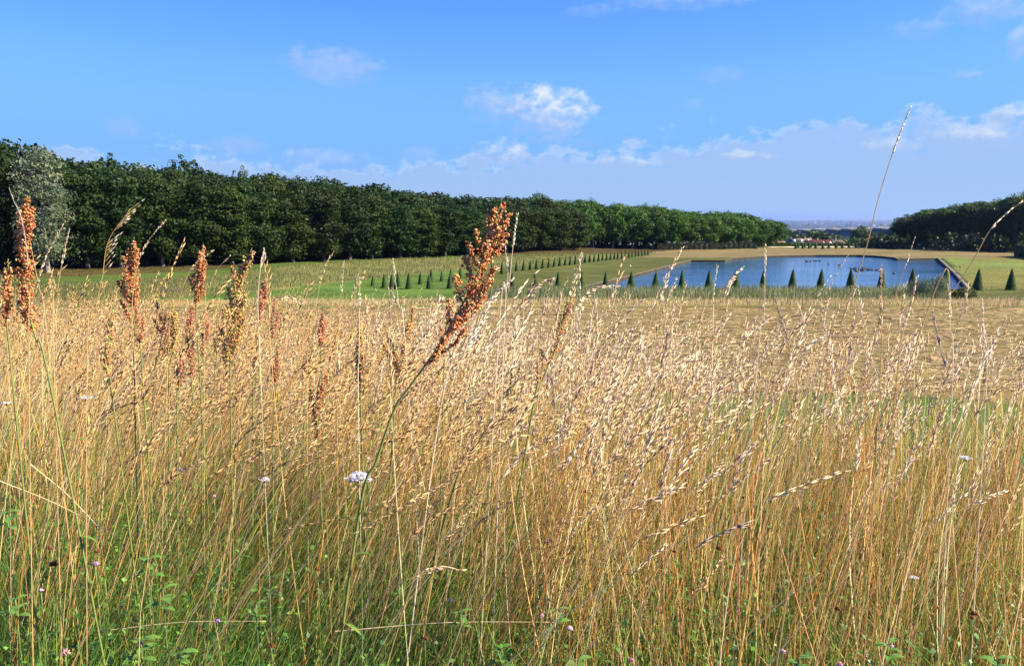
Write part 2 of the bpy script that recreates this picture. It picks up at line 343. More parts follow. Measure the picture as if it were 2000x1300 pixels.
# kerb of pale stone round the pond, outer edge on the polygon
import mathutils
def offset_poly(poly, d):
    o = []; n_ = len(poly)
    for i in range(n_):
        p0 = np.array(poly[i - 1]); p1 = np.array(poly[i]); p2 = np.array(poly[(i + 1) % n_])
        a_ = unit(p1 - p0); b_ = unit(p2 - p1); na = np.array([a_[1], -a_[0]]); nb = np.array([b_[1], -b_[0]])
        m_ = unit(na + nb); o.append(p1 + m_ * d / max(.4, m_ @ na))
    return o
area = sum(POND[i][0] * POND[(i + 1) % len(POND)][1] - POND[(i + 1) % len(POND)][0] * POND[i][1] for i in range(len(POND)))
sgn = 1 if area < 0 else -1
inner = offset_poly(POND, .65 * sgn); outer = offset_poly(POND, -.05 * sgn)
kb = MB(); rk = np.random.default_rng(3)
for i in range(len(POND)):
    j = (i + 1) % len(POND); L0 = np.hypot(*(np.array(POND[j]) - POND[i])); m_ = max(1, int(L0 / 1.6))
    for k in range(m_):
        f0, f1_ = k / m_, (k + 1) / m_
        a0 = outer[i] * (1 - f0) + outer[j] * f0; a1 = outer[i] * (1 - f1_) + outer[j] * f1_; b0 = inner[i] * (1 - f0) + inner[j] * f0; b1 = inner[i] * (1 - f1_) + inner[j] * f1_
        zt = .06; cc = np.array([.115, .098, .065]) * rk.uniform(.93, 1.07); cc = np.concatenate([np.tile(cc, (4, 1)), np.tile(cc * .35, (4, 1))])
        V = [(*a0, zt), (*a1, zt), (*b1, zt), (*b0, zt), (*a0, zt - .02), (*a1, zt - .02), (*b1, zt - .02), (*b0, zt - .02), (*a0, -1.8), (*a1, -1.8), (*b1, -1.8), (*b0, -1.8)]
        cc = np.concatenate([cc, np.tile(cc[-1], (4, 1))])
        F = [(0, 1, 2, 3), (3, 2, 6, 7), (0, 4, 5, 1), (7, 6, 10, 11), (4, 8, 9, 5)]
        if sgn > 0: F = [f[::-1] for f in F]
        kb.add(V, F, cc)
kb.build('kerb', M_STONE)['kind'] = 'structure'

# ------------------------------------------------------------------ foliage
def leaf_quads(rng, Pn, Nn, size, mb, C, aspect=1.0, jit=.35):
    n_ = len(Pn); Nn = unit(Nn); A = unit(np.cross(Nn, rdir(rng, n_))); B = np.cross(Nn, A)
    s = np.broadcast_to(size, (n_,))[:, None] * rng.uniform(.6, 1.3, (n_, 1)) * .5
    k = np.array([(-1, 0), (0, -1), (1, 0), (0, 1)], float)
    V = Pn[:, None] + s[:, None] * ((k[None, :, 0:1] * A[:, None] * (1 + jit * rng.normal(size=(n_, 4, 1)) * .5)) + aspect * k[None, :, 1:2] * B[:, None] * (1 + jit * rng.normal(size=(n_, 4, 1)) * .5)) + Nn[:, None] * s[:, None] * rng.normal(0, .18, (n_, 4, 1))
    F = np.arange(n_ * 4).reshape(-1, 4)
    mb.add(V.reshape(-1, 3), F, np.repeat(C, 4, 0))
def crown_mesh(name, seed, rx, z0, z1, nl, nleaf, leaf, lr, base, top_taper=.75, bot_taper=.9, gap=.0, aspect=1., sq=2.6, lobehue=.12, up=.25, fill=.12):
    rng = np.random.default_rng(seed); zc = (z0 + z1) / 2; hzh = (z1 - z0) / 2
    # lobe centres spread over a boxy ellipsoid
    d = rdir(rng, nl * 3); d[:, 2] *= 1.
    d = d[(d[:, 2] > -.98)][:nl]
    rr = (np.abs(d[:, 0]) ** sq + np.abs(d[:, 1]) ** sq + np.abs(d[:, 2]) ** sq) ** (-1 / sq)
    c = d * rr[:, None] * rng.uniform(.62, .98, (len(d), 1))
    tz = c[:, 2]; wv = np.where(tz > 0, 1 - (1 - top_taper) * tz ** 2, 1 - (1 - bot_taper) * tz ** 2)
    LC = np.stack([c[:, 0] * rx * wv, c[:, 1] * rx * wv, zc + c[:, 2] * (hzh - lr * .6)], 1)
    LR = lr * rng.uniform(.6, 1.35, len(LC)); LT = rng.normal(0, lobehue, len(LC))
    keep = rng.uniform(size=len(LC)) > gap; LC, LR, LT = LC[keep], LR[keep], LT[keep]
    wgt = LR ** 2; idx = rng.choice(len(LC), nleaf, p=wgt / wgt.sum())
    u = rdir(rng, nleaf); u[:, 2] += up * .6; u = unit(u)
    r_ = LR[idx][:, None] * rng.uniform(.55, 1.08, (nleaf, 1)) * np.array([[1, 1, .8]])
    Pn = LC[idx] + u * r_ * (1 + .25 * np.sin(u * 5 + idx[:, None]))
    Nn = unit(u + .55 * rdir(rng, nleaf))
    nf = int(nleaf * fill); q = rng.uniform(-1, 1, (nf, 3)) * .7
    Pf = np.stack([q[:, 0] * rx, q[:, 1] * rx, zc + q[:, 2] * hzh], 1)
    Pn = np.concatenate([Pn, Pf]); Nn = np.concatenate([Nn, rdir(rng, nf)])
    Cb = np.tile(np.asarray(base, float), (len(Pn), 1)); k = np.concatenate([LT[idx], np.zeros(nf)])
    Cb = Cb * (1 + k[:, None]) * (1 + np.stack([k * .6, 0 * k, -k * .2], 1)); Cb = var(rng, Cb, len(Pn), .18, .06)
    mb = MB(); sz = np.full(len(Pn), leaf); sz[-nf:] *= 2.2
    leaf_quads(rng, Pn, Nn, sz, mb, Cb, aspect)
    return mb.mesh(name, M_LEAF)
def trunk_mesh(name, seed, r0, h, rx, z0, c=(.10, .085, .06), limbs=7):
    rng = np.random.default_rng(seed); mb = MB(); k = 7
    zz = np.linspace(-.5, h * .8, k); px_ = np.cumsum(rng.normal(0, .07, k)); py_ = np.cumsum(rng.normal(0, .07, k))
    mb.tube(np.stack([px_, py_, zz], 1), r0 * np.array([1.5, 1.0, .9, .75, .55, .35, .12]), c, 8)
    for i in range(limbs):
        zb = rng.uniform(max(z0 * .9, h * .15), h * .6); a_ = rng.uniform(0, 6.28); Lr = rx * rng.uniform(.5, .85); j = np.interp(zb, zz, np.arange(k)).astype(int)
        b_ = np.array([px_[j], py_[j], zb]); o_ = np.array([math.cos(a_), math.sin(a_), 0])
        mb.tube([b_, b_ + o_ * Lr * .5 + [0, 0, Lr * .35], b_ + o_ * Lr + [0, 0, Lr * 1.0]], [r0 * .38, r0 * .22, r0 * .05], c, 5)
    return mb.mesh(name, M_BARK, True)
ORD = ['first', 'second', 'third', 'fourth', 'fifth', 'sixth', 'seventh', 'eighth', 'ninth', 'tenth', 'eleventh', 'twelfth', 'thirteenth', 'fourteenth', 'fifteenth', 'sixteenth', 'seventeenth', 'eighteenth', 'nineteenth', 'twentieth',
       'twenty-first', 'twenty-second', 'twenty-third', 'twenty-fourth', 'twenty-fifth', 'twenty-sixth', 'twenty-seventh', 'twenty-eighth', 'twenty-ninth', 'thirtieth', 'thirty-first', 'thirty-second', 'thirty-third', 'thirty-fourth', 'thirty-fifth', 'thirty-sixth']
DK = (.016, .037, .0045); DK2 = (.023, .042, .0045); PL = (.040, .098, .008)
LIME = [(crown_mesh('crown', 10 + i, 3.8, .3, 20, 100, 14000, .37, 1.7, DK if i % 2 else DK2), trunk_mesh('trunk', 40 + i, .3, 20, 3.4, 3, (.085, .075, .06))) for i in range(5)]
BACK = [(crown_mesh('crown', 20 + i, 4.8, -.2, 20, 80, 5600, .6, 1.9, DK), trunk_mesh('trunk', 50 + i, .3, 20, 4, 3)) for i in range(3)]
PLANE = [(crown_mesh('crown', 30 + i, 5.2, 1.5, 15, 85, 12500, .38, 1.8, PL, gap=.12, sq=2.2), trunk_mesh('trunk', 60 + i, .36, 15, 4.6, 2.4, (.15, .135, .10))) for i in range(4)]
SILVER = (crown_mesh('crown', 70, 4.9, .6, 24, 130, 10500, .40, 1.5, (.155, .19, .11), aspect=.5, lobehue=.18, top_taper=.45, up=.5), trunk_mesh('trunk', 71, .36, 24, 4, 3, (.2, .19, .16)))
OPEN = (crown_mesh('crown', 72, 4.5, 6, 24, 34, 2400, .42, 1.15, (.035, .055, .02), gap=.2, fill=.03, sq=2.0), trunk_mesh('trunk', 73, .34, 24, 5.2, 8, (.05, .045, .035), 16))
ROUND = [(crown_mesh('crown', 80 + i, 5, 1.2, 11.5, 45, 3000, .7, 1.9, (.045, .078, .024), sq=2.1), trunk_mesh('trunk', 83 + i, .3, 10, 4, 2)) for i in range(3)]
rt = random.Random(7)
def tree(kind, x, y, H, href, label, group, wide=1.0, name='tree', z=None):
    zz = float(hz(x, y)) if z is None else z
    r = empty(name, (x, y, zz - .1), rt.uniform(0, 6.28)); s = H / href; r.scale = (wide * rt.uniform(.92, 1.1), wide * rt.uniform(.92, 1.1), s)
    tag(r, label, 'tree', group)
    link('trunk', kind[1], r); link('crown', kind[0], r)
    return r
SKY1 = [(-200, 262), (0, 275), (70, 278), (150, 293), (200, 300), (260, 305), (320, 313), (400, 328), (480, 338), (560, 340), (620, 344), (700, 354), (800, 368), (860, 377), (900, 384), (960, 384), (1050, 376), (1110, 386), (1200, 394), (1270, 400), (1350, 409), (1450, 414), (1500, 420), (1545, 440)]
def along(pts, step, off=0., start=0.):
    pts = [np.array(p) for p in pts]; o = []; need = start
    for a_, b_ in zip(pts, pts[1:]):
        Ls = np.linalg.norm(b_ - a_); d_ = (b_ - a_) / Ls; nrm = np.array([-d_[1], d_[0]])
        while need <= Ls: o.append(a_ + d_ * need + nrm * off); need += step
        need -= Ls
    return o
LINE = [G(-190, 534, 1.), G(30, 528, 1.), G(160, 523, 1.), G(450, 514, 1.), G(700, 503, 1.), G(900, 497, .8), G(1130, 490, .4)]
LINE = [tuple(p) for p in LINE]
def hgt(x, y, prof, dy=0.):
    px, _ = topix(x, y, 10.); yt = lerpc(px, prof) + dy
    return CAMZ - (yt - 422) * y / FPX - float(hz(x, y))
rows = [(LIME, 20, 6.4, 0., 0., 22, 'front row'), (LIME, 20, 6.6, 6.0, 2.5, 5, 'second row'), (BACK, 20, 7.0, 12.5, 1.5, -1, 'third row'), (BACK, 20, 7.5, 19., 4, -3, 'rearmost row')]
for ri, (kinds, href, step, off, st, dy, rn) in enumerate(rows):
    k = 0
    for (x, y) in along(LINE, step, off, st):
        x += rt.uniform(-.6, .6); y += rt.uniform(-.7, .7); px, _ = topix(x, y, 10.)
        if px < -160: continue
        if 52 < px < 150 and ri == 0:
            continue
        H = hgt(x, y, SKY1, dy + rt.uniform(-7, 9))
        tree(kinds[rt.randrange(len(kinds))], x, y, H, href, 'dark green broadleaf tree in the %s of the left wood, %s from the left' % (rn, ORD[k]), 'trees of the wood on the left', 1.0 if ri < 2 else 1.1)
        k += 1
sx, sy = G(104, 528, 1.); sy -= 1.5
tree(SILVER, sx, sy, hgt(sx, sy, [(0, 279), (200, 279)]), 24, 'silvery grey green tall tree standing out of the dark wood at the far left', None, .92, 'silver_tree')
for px, d_, yt, wd, lb in [(360, 172, 292, .95, 'largest open crowned tree on the skyline above the left wood, middle of three'), (472, 182, 314, .62, 'small open crowned tree on the skyline, rightmost above the left wood'), (215, 165, 288, .8, 'thin open crowned tree on the skyline right of the silvery tree')]:
    x = (px - 1000) / FPX * d_ * .985; tree(OPEN, x, d_, CAMZ - (yt - 422) * d_ / FPX - float(hz(x, d_)), 24, lb, None, wd, 'open_crowned_tree')
# plane trees behind the pond
LINE2 = [G(1128, 489.5), (25, 232), (52, 240), (72, 250), (86, 256)]
for ri, (off, step, st, dy) in enumerate([(0, 6.6, 1., 6), (8.5, 7.5, 3., 1), (17, 8., 1, 0)]):
    for k, (x, y) in enumerate(along(LINE2, step, off, st)):
        if topix(x, y, 10.)[0] > 1522: continue
        H = hgt(x, y, SKY1, dy + rt.uniform(-3, 3))
        tree(PLANE[rt.randrange(4)], x, y, H, 15, 'fresh green round headed tree beyond the pond, %s row, %s from the left' % (ORD[ri], ORD[k]), 'bright green trees beyond the pond', .98)
def undergrowth(line, off, h, seed, label):
    rng = np.random.default_rng(seed); mb = MB(); pts = np.array(along(line, 1.0, off, 0.)); n_ = len(pts) * 26
    q_ = pts[rng.integers(0, len(pts), n_)] + rng.normal(0, .9, (n_, 2)); hh = h * (.75 + .25 * np.sin(q_[:, 0] * .7) * np.sin(q_[:, 1] * .9)) * rng.uniform(0, 1, n_)
    leaf_quads(rng, np.c_[q_, hz(q_[:, 0], q_[:, 1]) + hh], rdir(rng, n_), 1.0, mb, var(rng, (.02, .032, .010), n_, .2))
    tag(mb.build('undergrowth', M_LEAF), label, 'undergrowth', None, 'stuff')
undergrowth(LINE, 13, 5.5, 1, 'dark undergrowth deep inside the left wood'); undergrowth(LINE, 16, 5.5, 4, 'dark saplings at the back of the left wood')
undergrowth(LINE2[:3], 10, 4.5, 2, 'dark undergrowth behind the bright green trees')
# wood on the right
SKY2 = [(1720, 450), (1738, 436), (1760, 424), (1800, 410), (1850, 402), (1900, 394), (1960, 387), (2000, 374), (2100, 352), (2300, 320)]
LINE3 = [(124, 254), (131, 238), (146, 226), (163, 212), (185, 196)]
for ri, (off, step, st, dy) in enumerate([(0, 6.2, 0., 4), (-7.5, 6.8, 1., 0), (-15, 7.2, 2, -2), (-23, 7.5, 1, -2)]):
    for k, (x, y) in enumerate(along(LINE3, step, -off, st)):
        px = topix(x, y, 10.)[0]
        if px > 2140 or px < 1742: continue
        H = hgt(x, y, SKY2, dy + rt.uniform(-3, 3))
        tree((LIME if ri == 0 else PLANE if ri < 3 else BACK)[rt.randrange(3)], x, y, H, 15 if 0 < ri < 3 else 20, 'tree with painted light in the right wood, %s row back, %s from the pond end' % (ORD[ri], ORD[k]), 'trees of the wood on the right', .95 if ri == 0 else 1.0)  # leaf colours paint the light: dark front row as shade, brighter rows as sunlit tops

undergrowth(LINE3, -12, 5.5, 3, 'dark undergrowth inside the right wood')
# ------------------------------------------------------------------ clipped yews
def cone_mesh(name, seed, h=3.0, r=.61):
    rng = np.random.default_rng(seed); k = 22; m_ = 16; V = []
    for i in range(m_):
        t_ = i / (m_ - 1); rr = r * (1 - t_) ** .82 + .07 * math.sqrt(max(0, 1 - t_)) ; rr *= 1 if i < m_ - 1 else .02
        for j in range(k):
            a_ = j * 2 * math.pi / k; q_ = rr * (1 + rng.normal(0, .025)); V.append((q_ * math.cos(a_), q_ * math.sin(a_), t_ * h + .02))
    i = np.arange(m_ - 1)[:, None] * k; j = np.arange(k)[None]; F = np.stack([i + j, i + (j + 1) % k, i + k + (j + 1) % k, i + k + j], -1).reshape(-1, 4)
    mb = MB(); V = np.array(V); mb.add(V, F, var(rng, (.020, .045, .012), len(V), .2))
    n_ = 1500; t_ = 1 - np.sqrt(rng.uniform(0, 1, n_)); a_ = rng.uniform(0, 6.28, n_); rr = r * (1 - t_) ** .82 + .07 * np.sqrt(1 - t_)
    Pn = np.stack([rr * np.cos(a_), rr * np.sin(a_), t_ * h + .02], 1); Nn = np.stack([np.cos(a_), np.sin(a_), np.full(n_, .25)], 1) + .5 * rdir(rng, n_)
    leaf_quads(rng, Pn, Nn, .11, mb, var(rng, (.040, .092, .012), n_, .3))
    return mb.mesh(name, M_YEW)
YEW = [cone_mesh('clipped_yew', s) for s in (1, 2, 3, 4)]
def yew(px, py, hpx, label, group, wide=1.):
    x, y = G(px, py); z = float(hz(x, y)); 
    # stand on the terrain along the same line of sight
    for _ in range(4):
        x, y = G(px, py, z); z = float(hz(x, y))
    s = hpx * y / FPX / 3.0
    o = link('clipped_yew', YEW[rt.randrange(4)]); o.location = (x, y, z - .03); o.scale = (s * wide * rt.uniform(.93, 1.09), s * wide * rt.uniform(.93, 1.09), s * rt.uniform(.96, 1.03)); o.rotation_euler.x = rt.uniform(-.025, .025); o.rotation_euler.y = rt.uniform(-.03, .03); o.rotation_euler.z = rt.uniform(0, 6)
    tag(o, label, 'topiary', group)
FRONT = [(2040, 566, 43), (1974, 566, 42), (1909, 566, 43.5), (1845, 566, 43), (1781, 566, 44), (1721, 566, 42), (1661, 565.5, 42.5), (1602, 565.5, 42.5), (1547, 565, 41.5), (1490, 565, 38.5), (1437, 564.5, 39.5), (1384, 564, 38.5), (1331.5, 563.5, 37), (1280, 563, 34.5), (1232, 562, 34), (1183, 560, 30), (1136, 559, 30), (1090, 558, 28.5), (1045, 558.5, 27.5), (1001, 561, 28), (959, 562, 28), (919, 563, 29), (879, 563, 30), (839, 564, 30), (766, 564.5, 31), (799, 563.5, 34)]
for k, (px, py, hp) in enumerate(FRONT): yew(px, py, hp, 'dark clipped yew cone in the row before the near pond edge, %s from right' % ORD[k], 'clipped yew cones along the near side of the pond')
SECOND = [(728, 558, 22), (751, 562, 30), (778, 560, 30), (821, 555, 25), (842.5, 551.5, 28), (863, 549.5, 22), (881, 546, 23), (899.5, 543.5, 23), (920, 541, 22), (942, 539, 22), (961, 537, 23), (981, 535, 23.5), (1009, 529.5, 20.5), (995, 532, 22), (1023, 528, 20.5), (1036, 527, 20), (1048, 526, 20.5), (1060, 524, 20), (1072, 522.5, 20), (1083, 521, 19.5), (1093.6, 519.5, 19.5), (1104, 518.3, 18.5), (1114, 517, 18), (1124, 516, 18), (1134, 514.5, 17.5), (1143, 513.3, 17), (1152, 512, 17), (1160.6, 511, 16.5), (1169, 510, 16.5), (1177, 509, 16), (1185, 508.3, 16), (1192.5, 507.5, 15.5), (1200, 506.5, 15), (1207, 505.8, 15), (1214.5, 504.8, 14.5), (1221.5, 504, 14)]
SECOND += [(1228.5, 503, 14), (1235, 502, 13.5), (1241.5, 501.2, 13.5), (1247.5, 500.4, 13), (1254, 499.7, 13), (1260, 498.9, 12.5), (1266, 498.2, 12.5)]
ORD += ['thirty-seventh', 'thirty-eighth', 'thirty-ninth', 'fortieth', 'forty-first', 'forty-second', 'forty-third']
for k, (px, py, hp) in enumerate(sorted(SECOND)): yew(px, py, hp, 'clipped yew cone in the long slanting row on the left lawn, %s from the left' % ORD[k], 'clipped yew cones in the slanting row left of the pond', .9)
FARY = [(1554, 485.6, 11.5), (1568, 485.6, 11.5), (1580, 485.6, 11.5), (1593, 485.5, 12), (1607, 485.3, 12), (1618.6, 485, 11), (1633, 484.8, 12), (1645.5, 484.6, 12), (1658, 484.4, 11.5), (1672, 484.2, 11.5), (1685, 484, 12), (1698, 484, 12), (1712, 483.8, 12.5), (1725, 483.7, 12), (1740.7, 483.2, 12)]
for k, (px, py, hp) in enumerate(FARY): yew(px, py, hp, 'small distant clipped yew in front of the pale path, %s from the left' % ORD[k], 'clipped yews beyond the far end of the pond', 1.25)
for k, (px, py, hp) in enumerate([(1559, 483.2, 10), (1572, 483.2, 10), (1584, 483.2, 10)]): yew(px, py, hp, 'small distant clipped yew behind the front ones near the houses, %s from the left' % ORD[k], 'clipped yews behind the pale path', 1.2)

# ------------------------------------------------------------------ pale path, wall, hedge
def strip(name, pts, wid, c, mat, dz=.02):
    mb = MB(); pts = np.array(pts); T = unit(np.gradient(pts, axis=0)); Nr = np.stack([-T[:, 1], T[:, 0]], 1)
    A = pts + Nr * wid / 2; B = pts - Nr * wid / 2
    V = np.concatenate([np.c_[A, hz(A[:, 0], A[:, 1]) + dz], np.c_[B, hz(B[:, 0], B[:, 1]) + dz]]); k = len(pts)
    mb.add(V, [(i, k + i, k + i + 1, i + 1) for i in range(k - 1)], c); return mb.build(name, mat)
pth = [np.array(G(1500, 482.9)) * (1 - t_) + np.array(G(1790, 482.0)) * t_ for t_ in np.linspace(0, 1, 30)]
strip('path', pth, 5.0, (.50, .42, .31), M_STONE, .08)['kind'] = 'structure'
def hedge(name, p0, p1, wd, h, c, label, leaf=.2, n_=7000, wav=.0, seed=1, cat='hedge', mat=None):
    rng = np.random.default_rng(seed); p0 = np.array(p0); p1 = np.array(p1); Ls = np.linalg.norm(p1 - p0); T = (p1 - p0) / Ls; Nr = np.array([-T[1], T[0]])
    z0_ = float(hz(*p0)); mb = MB()
    # woody core
    s = rng.uniform(0, Ls, n_); side = rng.integers(0, 3, n_); a_ = np.where(side == 0, -wd / 2, np.where(side == 1, wd / 2, rng.uniform(-wd / 2, wd / 2, n_)))
    a_ += wav * np.sin(s * 3.3) * (side < 2); zz = np.where(side == 2, h * (1 + .03 * np.sin(s * 1.7)) + rng.normal(0, .05, n_), rng.uniform(0, h, n_))
    xy = p0 + T * s[:, None] + Nr * a_[:, None]; gz = hz(xy[:, 0], xy[:, 1])
    Nn = np.where(side[:, None] == 2, np.array([[0, 0, 1.]]), np.sign(a_)[:, None] * np.array([[Nr[0], Nr[1], .2]])) + .5 * rdir(rng, n_)
    leaf_quads(rng, np.c_[xy - p0, gz + zz - z0_], Nn, leaf, mb, var(rng, c, n_, .25, .08))
    m_ = 20
    for i in range(m_):
        q0 = T * Ls * i / m_; q1 = T * Ls * (i + 1) / m_; w2 = wd * .42; g0 = float(hz(*(p0 + q0))) - z0_; g1 = float(hz(*(p0 + q1))) - z0_
        V = []
        for q_, g_ in ((q0, g0), (q1, g1)): V += [(*(q_ + Nr * w2), g_ - .2), (*(q_ - Nr * w2), g_ - .2), (*(q_ - Nr * w2), g_ + h * .95), (*(q_ + Nr * w2), g_ + h * .95)]
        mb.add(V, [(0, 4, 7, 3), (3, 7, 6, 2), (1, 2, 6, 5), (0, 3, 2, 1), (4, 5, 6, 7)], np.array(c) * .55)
    o = mb.build(name, mat or M_LEAF); o.location = (p0[0], p0[1], z0_); tag(o, label, cat); return o
hedge('clipped_hedge', (G(1962, 499)[0], 192), (118, 150), 3., 2.9, (.022, .045, .012), 'long dark clipped hedge at the right edge below the right wood', .22, 9000, .12, 2)
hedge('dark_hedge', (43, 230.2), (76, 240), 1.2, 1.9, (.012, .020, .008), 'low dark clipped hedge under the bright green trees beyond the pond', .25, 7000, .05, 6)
hedge('garden_hedge', (62, 262), (101, 262), 1.6, 1.1, (.07, .13, .025), 'bright green garden hedge in front of the distant houses', .3, 3500, 0, 3)
hedge('low_hedge', (102, 263), (137, 261), 1.6, .9, (.05, .09, .025), 'low green hedge behind the small yews, left of the right wood', .3, 3000, 0, 4)

# ------------------------------------------------------------------ distant houses
def house(px, d_, wid, dep, ridge_py, eave_py, wallc, roofc, label, gable=False, rz=0., windows=3, dormers=0, chim=True):
    x = (px - 1000) / FPX * d_ * .99; gz = float(hz(x, d_)) - .2; zr = CAMZ - (ridge_py - 422) * d_ / FPX - gz; ze = CAMZ - (eave_py - 422) * d_ / FPX - gz
    r = empty('house', (x, d_, gz), rz); tag(r, label, 'house', 'houses beyond the park')
    w2, d2 = wid / 2, dep / 2; mb = MB()
    mb.box(-w2, w2, -d2, d2, 0, ze, wallc)
    if gable:
        mb.add([(-w2, -d2, ze), (w2, -d2, ze), (0, -d2, zr - .1)], [(0, 1, 2)], wallc); mb.add([(-w2, d2, ze), (w2, d2, ze), (0, d2, zr - .1)], [(0, 2, 1)], wallc)
    else:
        mb.add([(-w2, -d2, ze), (-w2, d2, ze), (-w2, 0, zr - .1)], [(0, 2, 1)], wallc); mb.add([(w2, -d2, ze), (w2, d2, ze), (w2, 0, zr - .1)], [(0, 1, 2)], wallc)
    mb.build('wall', M_BUILD, r)
    mb = MB(); o_ = .4; th = .18
    if gable: prof = [(-w2 - o_, ze - .3), (0, zr), (w2 + o_, ze - .3)]; ax = 0
    else: prof = [(-d2 - o_, ze - .3), (0, zr), (d2 + o_, ze - .3)]; ax = 1
    e = (d2 if gable else w2) + o_ * .6
    for (a0, b0), (a1, b1) in zip(prof, prof[1:]):
        V = []
        for s in (-e, e):
            for (aa, bb) in ((a0, b0), (a1, b1), (a1, b1 + th), (a0, b0 + th)): V.append((aa, s, bb) if ax == 0 else (s, aa, bb))
        mb.add(V, [(0, 1, 2, 3), (4, 7, 6, 5), (0, 3, 7, 4), (1, 5, 6, 2), (3, 2, 6, 7), (0, 4, 5, 1)], roofc)
    rf = mb.build('roof', M_BUILD, r)
    if chim:
        mb = MB(); mb.box(w2 * .4, w2 * .4 + .7, -.3, .4, zr - 1, zr + .9, (.16, .12, .10)); mb.build('chimney', M_BUILD, rf)
    for k in range(dormers):
        xx = -w2 + (k + .7) * wid / (dormers + .4); mb = MB(); ym = -d2 * .62
        zb = ze + (zr - ze) * .3; mb.box(xx - .6, xx + .6, ym - .5, ym + 1.0, zb, zb + 1.1, (.55, .5, .42)); mb.build('dormer', M_BUILD, rf)
    for k in range(windows):
        xx = -w2 + (k + .5) * wid / windows
        for zz in ([ze - 1.9] if ze < 4 else [ze - 1.9, ze - 4.6]):
            mb = MB(); mb.box(xx - .45, xx + .45, -d2 - .04, -d2 + .02, zz, zz + 1.3, (.05, .06, .08)); mb.build('window', M_BUILD, r)
    return r
house(1537, 320, 8, 9, 466.5, 476, (.42, .38, .33), (.17, .16, .17), 'distant house with grey slate roof left of the pink tiled one', False, .1, 3)
house(1562, 318, 9.5, 10, 465, 474.5, (.45, .40, .33), (.13, .095, .08), 'distant house with pinkish tiled roof and dormers', False, -.1, 4, 3)
house(1577, 322, 6, 8, 467, 475, (.45, .4, .34), (.09, .065, .055), 'distant low house with brown tiled roof right of the dormered roof', False, .05, 2)
house(1522, 300, 3.6, 6, 471, 477.5, (.7, .62, .52), (.25, .14, .1), 'small distant cream house at the end of the bright trees', True, .6, 1, 0, False)
house(1594, 312, 4.6, 8, 468.6, 476, (.78, .72, .66), (.05, .02, .018), 'distant white gabled house with dark red roof, left of the pair', True, .6, 1, 0, True)
house(1607, 312, 4.6, 8, 468, 476, (.78, .72, .66), (.05, .02, .018), 'distant white gabled house with dark red roof, right of the pair', True, .6, 1, 0, False)
house(1623, 325, 9.5, 8, 468.5, 472.5, (.33, .33, .36), (.085, .06, .055), 'distant long grey house with brown roof right of the two gables', False, 0, 4)
house(1721, 330, 4.5, 6, 467.5, 469.5, (.62, .66, .74), (.22, .22, .24), 'distant pale blue white house partly hidden near the right wood', False, 0, 2, 0, False)
house(1706, 345, 5, 6, 470, 473, (.5, .52, .58), (.18, .17, .18), 'distant grey white house among trees below the viaduct', False, .2, 2, 0, False)
house(1762, 300, 5, 6, 466, 472, (.55, .55, .58), (.2, .12, .1), 'distant house glimpsed under the first trees of the right wood', False, .1, 2, 0, False)
# garden shrubs and trees of the village
for k, (px, d_, yt, wd, lb) in enumerate([(1500, 420, 449, 1.0, 'blue green conical distant tree just right of the bright trees'), (1522, 400, 450, .9, 'distant tree behind the grey roofed house'), (1548, 430, 449, 1.0, 'distant dark tree behind the pink roofed house'),
        (1570, 420, 455, .9, 'distant rounded tree between the roofs'), (1592, 400, 448.5, 1.25, 'broad distant tree rising above the two white gables'), (1611, 395, 453, 1.1, 'distant mid green tree right of the broad one'), (1632, 410, 456, 1.0, 'distant tree over the long grey house'),
        (1650, 370, 462, .8, 'small light green distant tree right of the grey house'), (1664, 390, 464, .8, 'low distant tree under the viaduct pier'), (1686, 330, 440, .95, 'tall rounded distant tree standing in front of the viaduct'), (1681, 300, 462, .6, 'small brownish distant tree at the foot of the tall rounded one'),
        (1708, 400, 460, .8, 'distant dark tree right of the tall rounded one'), (1728, 410, 458, .9, 'distant reddish dark tree beside the right wood'), (1745, 330, 462, .8, 'distant tree under the edge of the right wood'), (1640, 300, 470, .42, 'small garden shrub tree behind the row of yews'), (1700, 295, 472, .4, 'small garden tree behind the yews near the right')]):
    x = (px - 1000) / FPX * d_ * .99; tree(ROUND[k % 3], x, d_, CAMZ - (yt - 422) * d_ / FPX - float(hz(x, d_)), 11.5, lb, 'trees of the distant village', wd, 'distant_tree')
def shrub(name, px, py, wpx, hpx, c, label, leaf, n_, seed, upr=.3, aspect=1., cat='shrub', mat=None, nl=26):
    x, y = G(px, py); z = float(hz(x, y)); W_ = wpx * y / FPX / 2; H_ = hpx * y / FPX; rng = np.random.default_rng(seed)
    r = empty(name, (x, y, z)); tag(r, label, cat)
    c_ = rng.uniform(-1, 1, (nl, 3)); c_[:, 2] = np.abs(c_[:, 2]); c_ = c_ / np.maximum(1, np.linalg.norm(c_, axis=1))[:, None]
    LC = c_ * np.array([W_ * .8, W_ * .6, H_ * .8]); i = rng.integers(0, nl, n_); u = rdir(rng, n_)
    Pn = LC[i] + u * rng.uniform(.4, 1.1, (n_, 1)) * W_ * .3; Pn[:, 2] = np.abs(Pn[:, 2]) + .02
    Nn = u + .6 * rdir(rng, n_); mb = MB(); leaf_quads(rng, Pn, Nn, leaf, mb, var(rng, c, n_, .28, .08), aspect); mb.build('foliage', mat or M_LEAF, r)
    mb = MB()
    for k in range(14):
        a_ = rng.uniform(0, 6.28); q_ = LC[rng.integers(0, nl)]; e = np.array([q_[0], q_[1], q_[2] + H_ * upr])
        mb.tube([(0.1 * math.cos(a_), .1 * math.sin(a_), -.1), q_ * .55 + [0, 0, H_ * .1], e], [.035, .025, .008], (.12, .11, .07), 4)
    mb.build('stem', M_BARK, r); return r
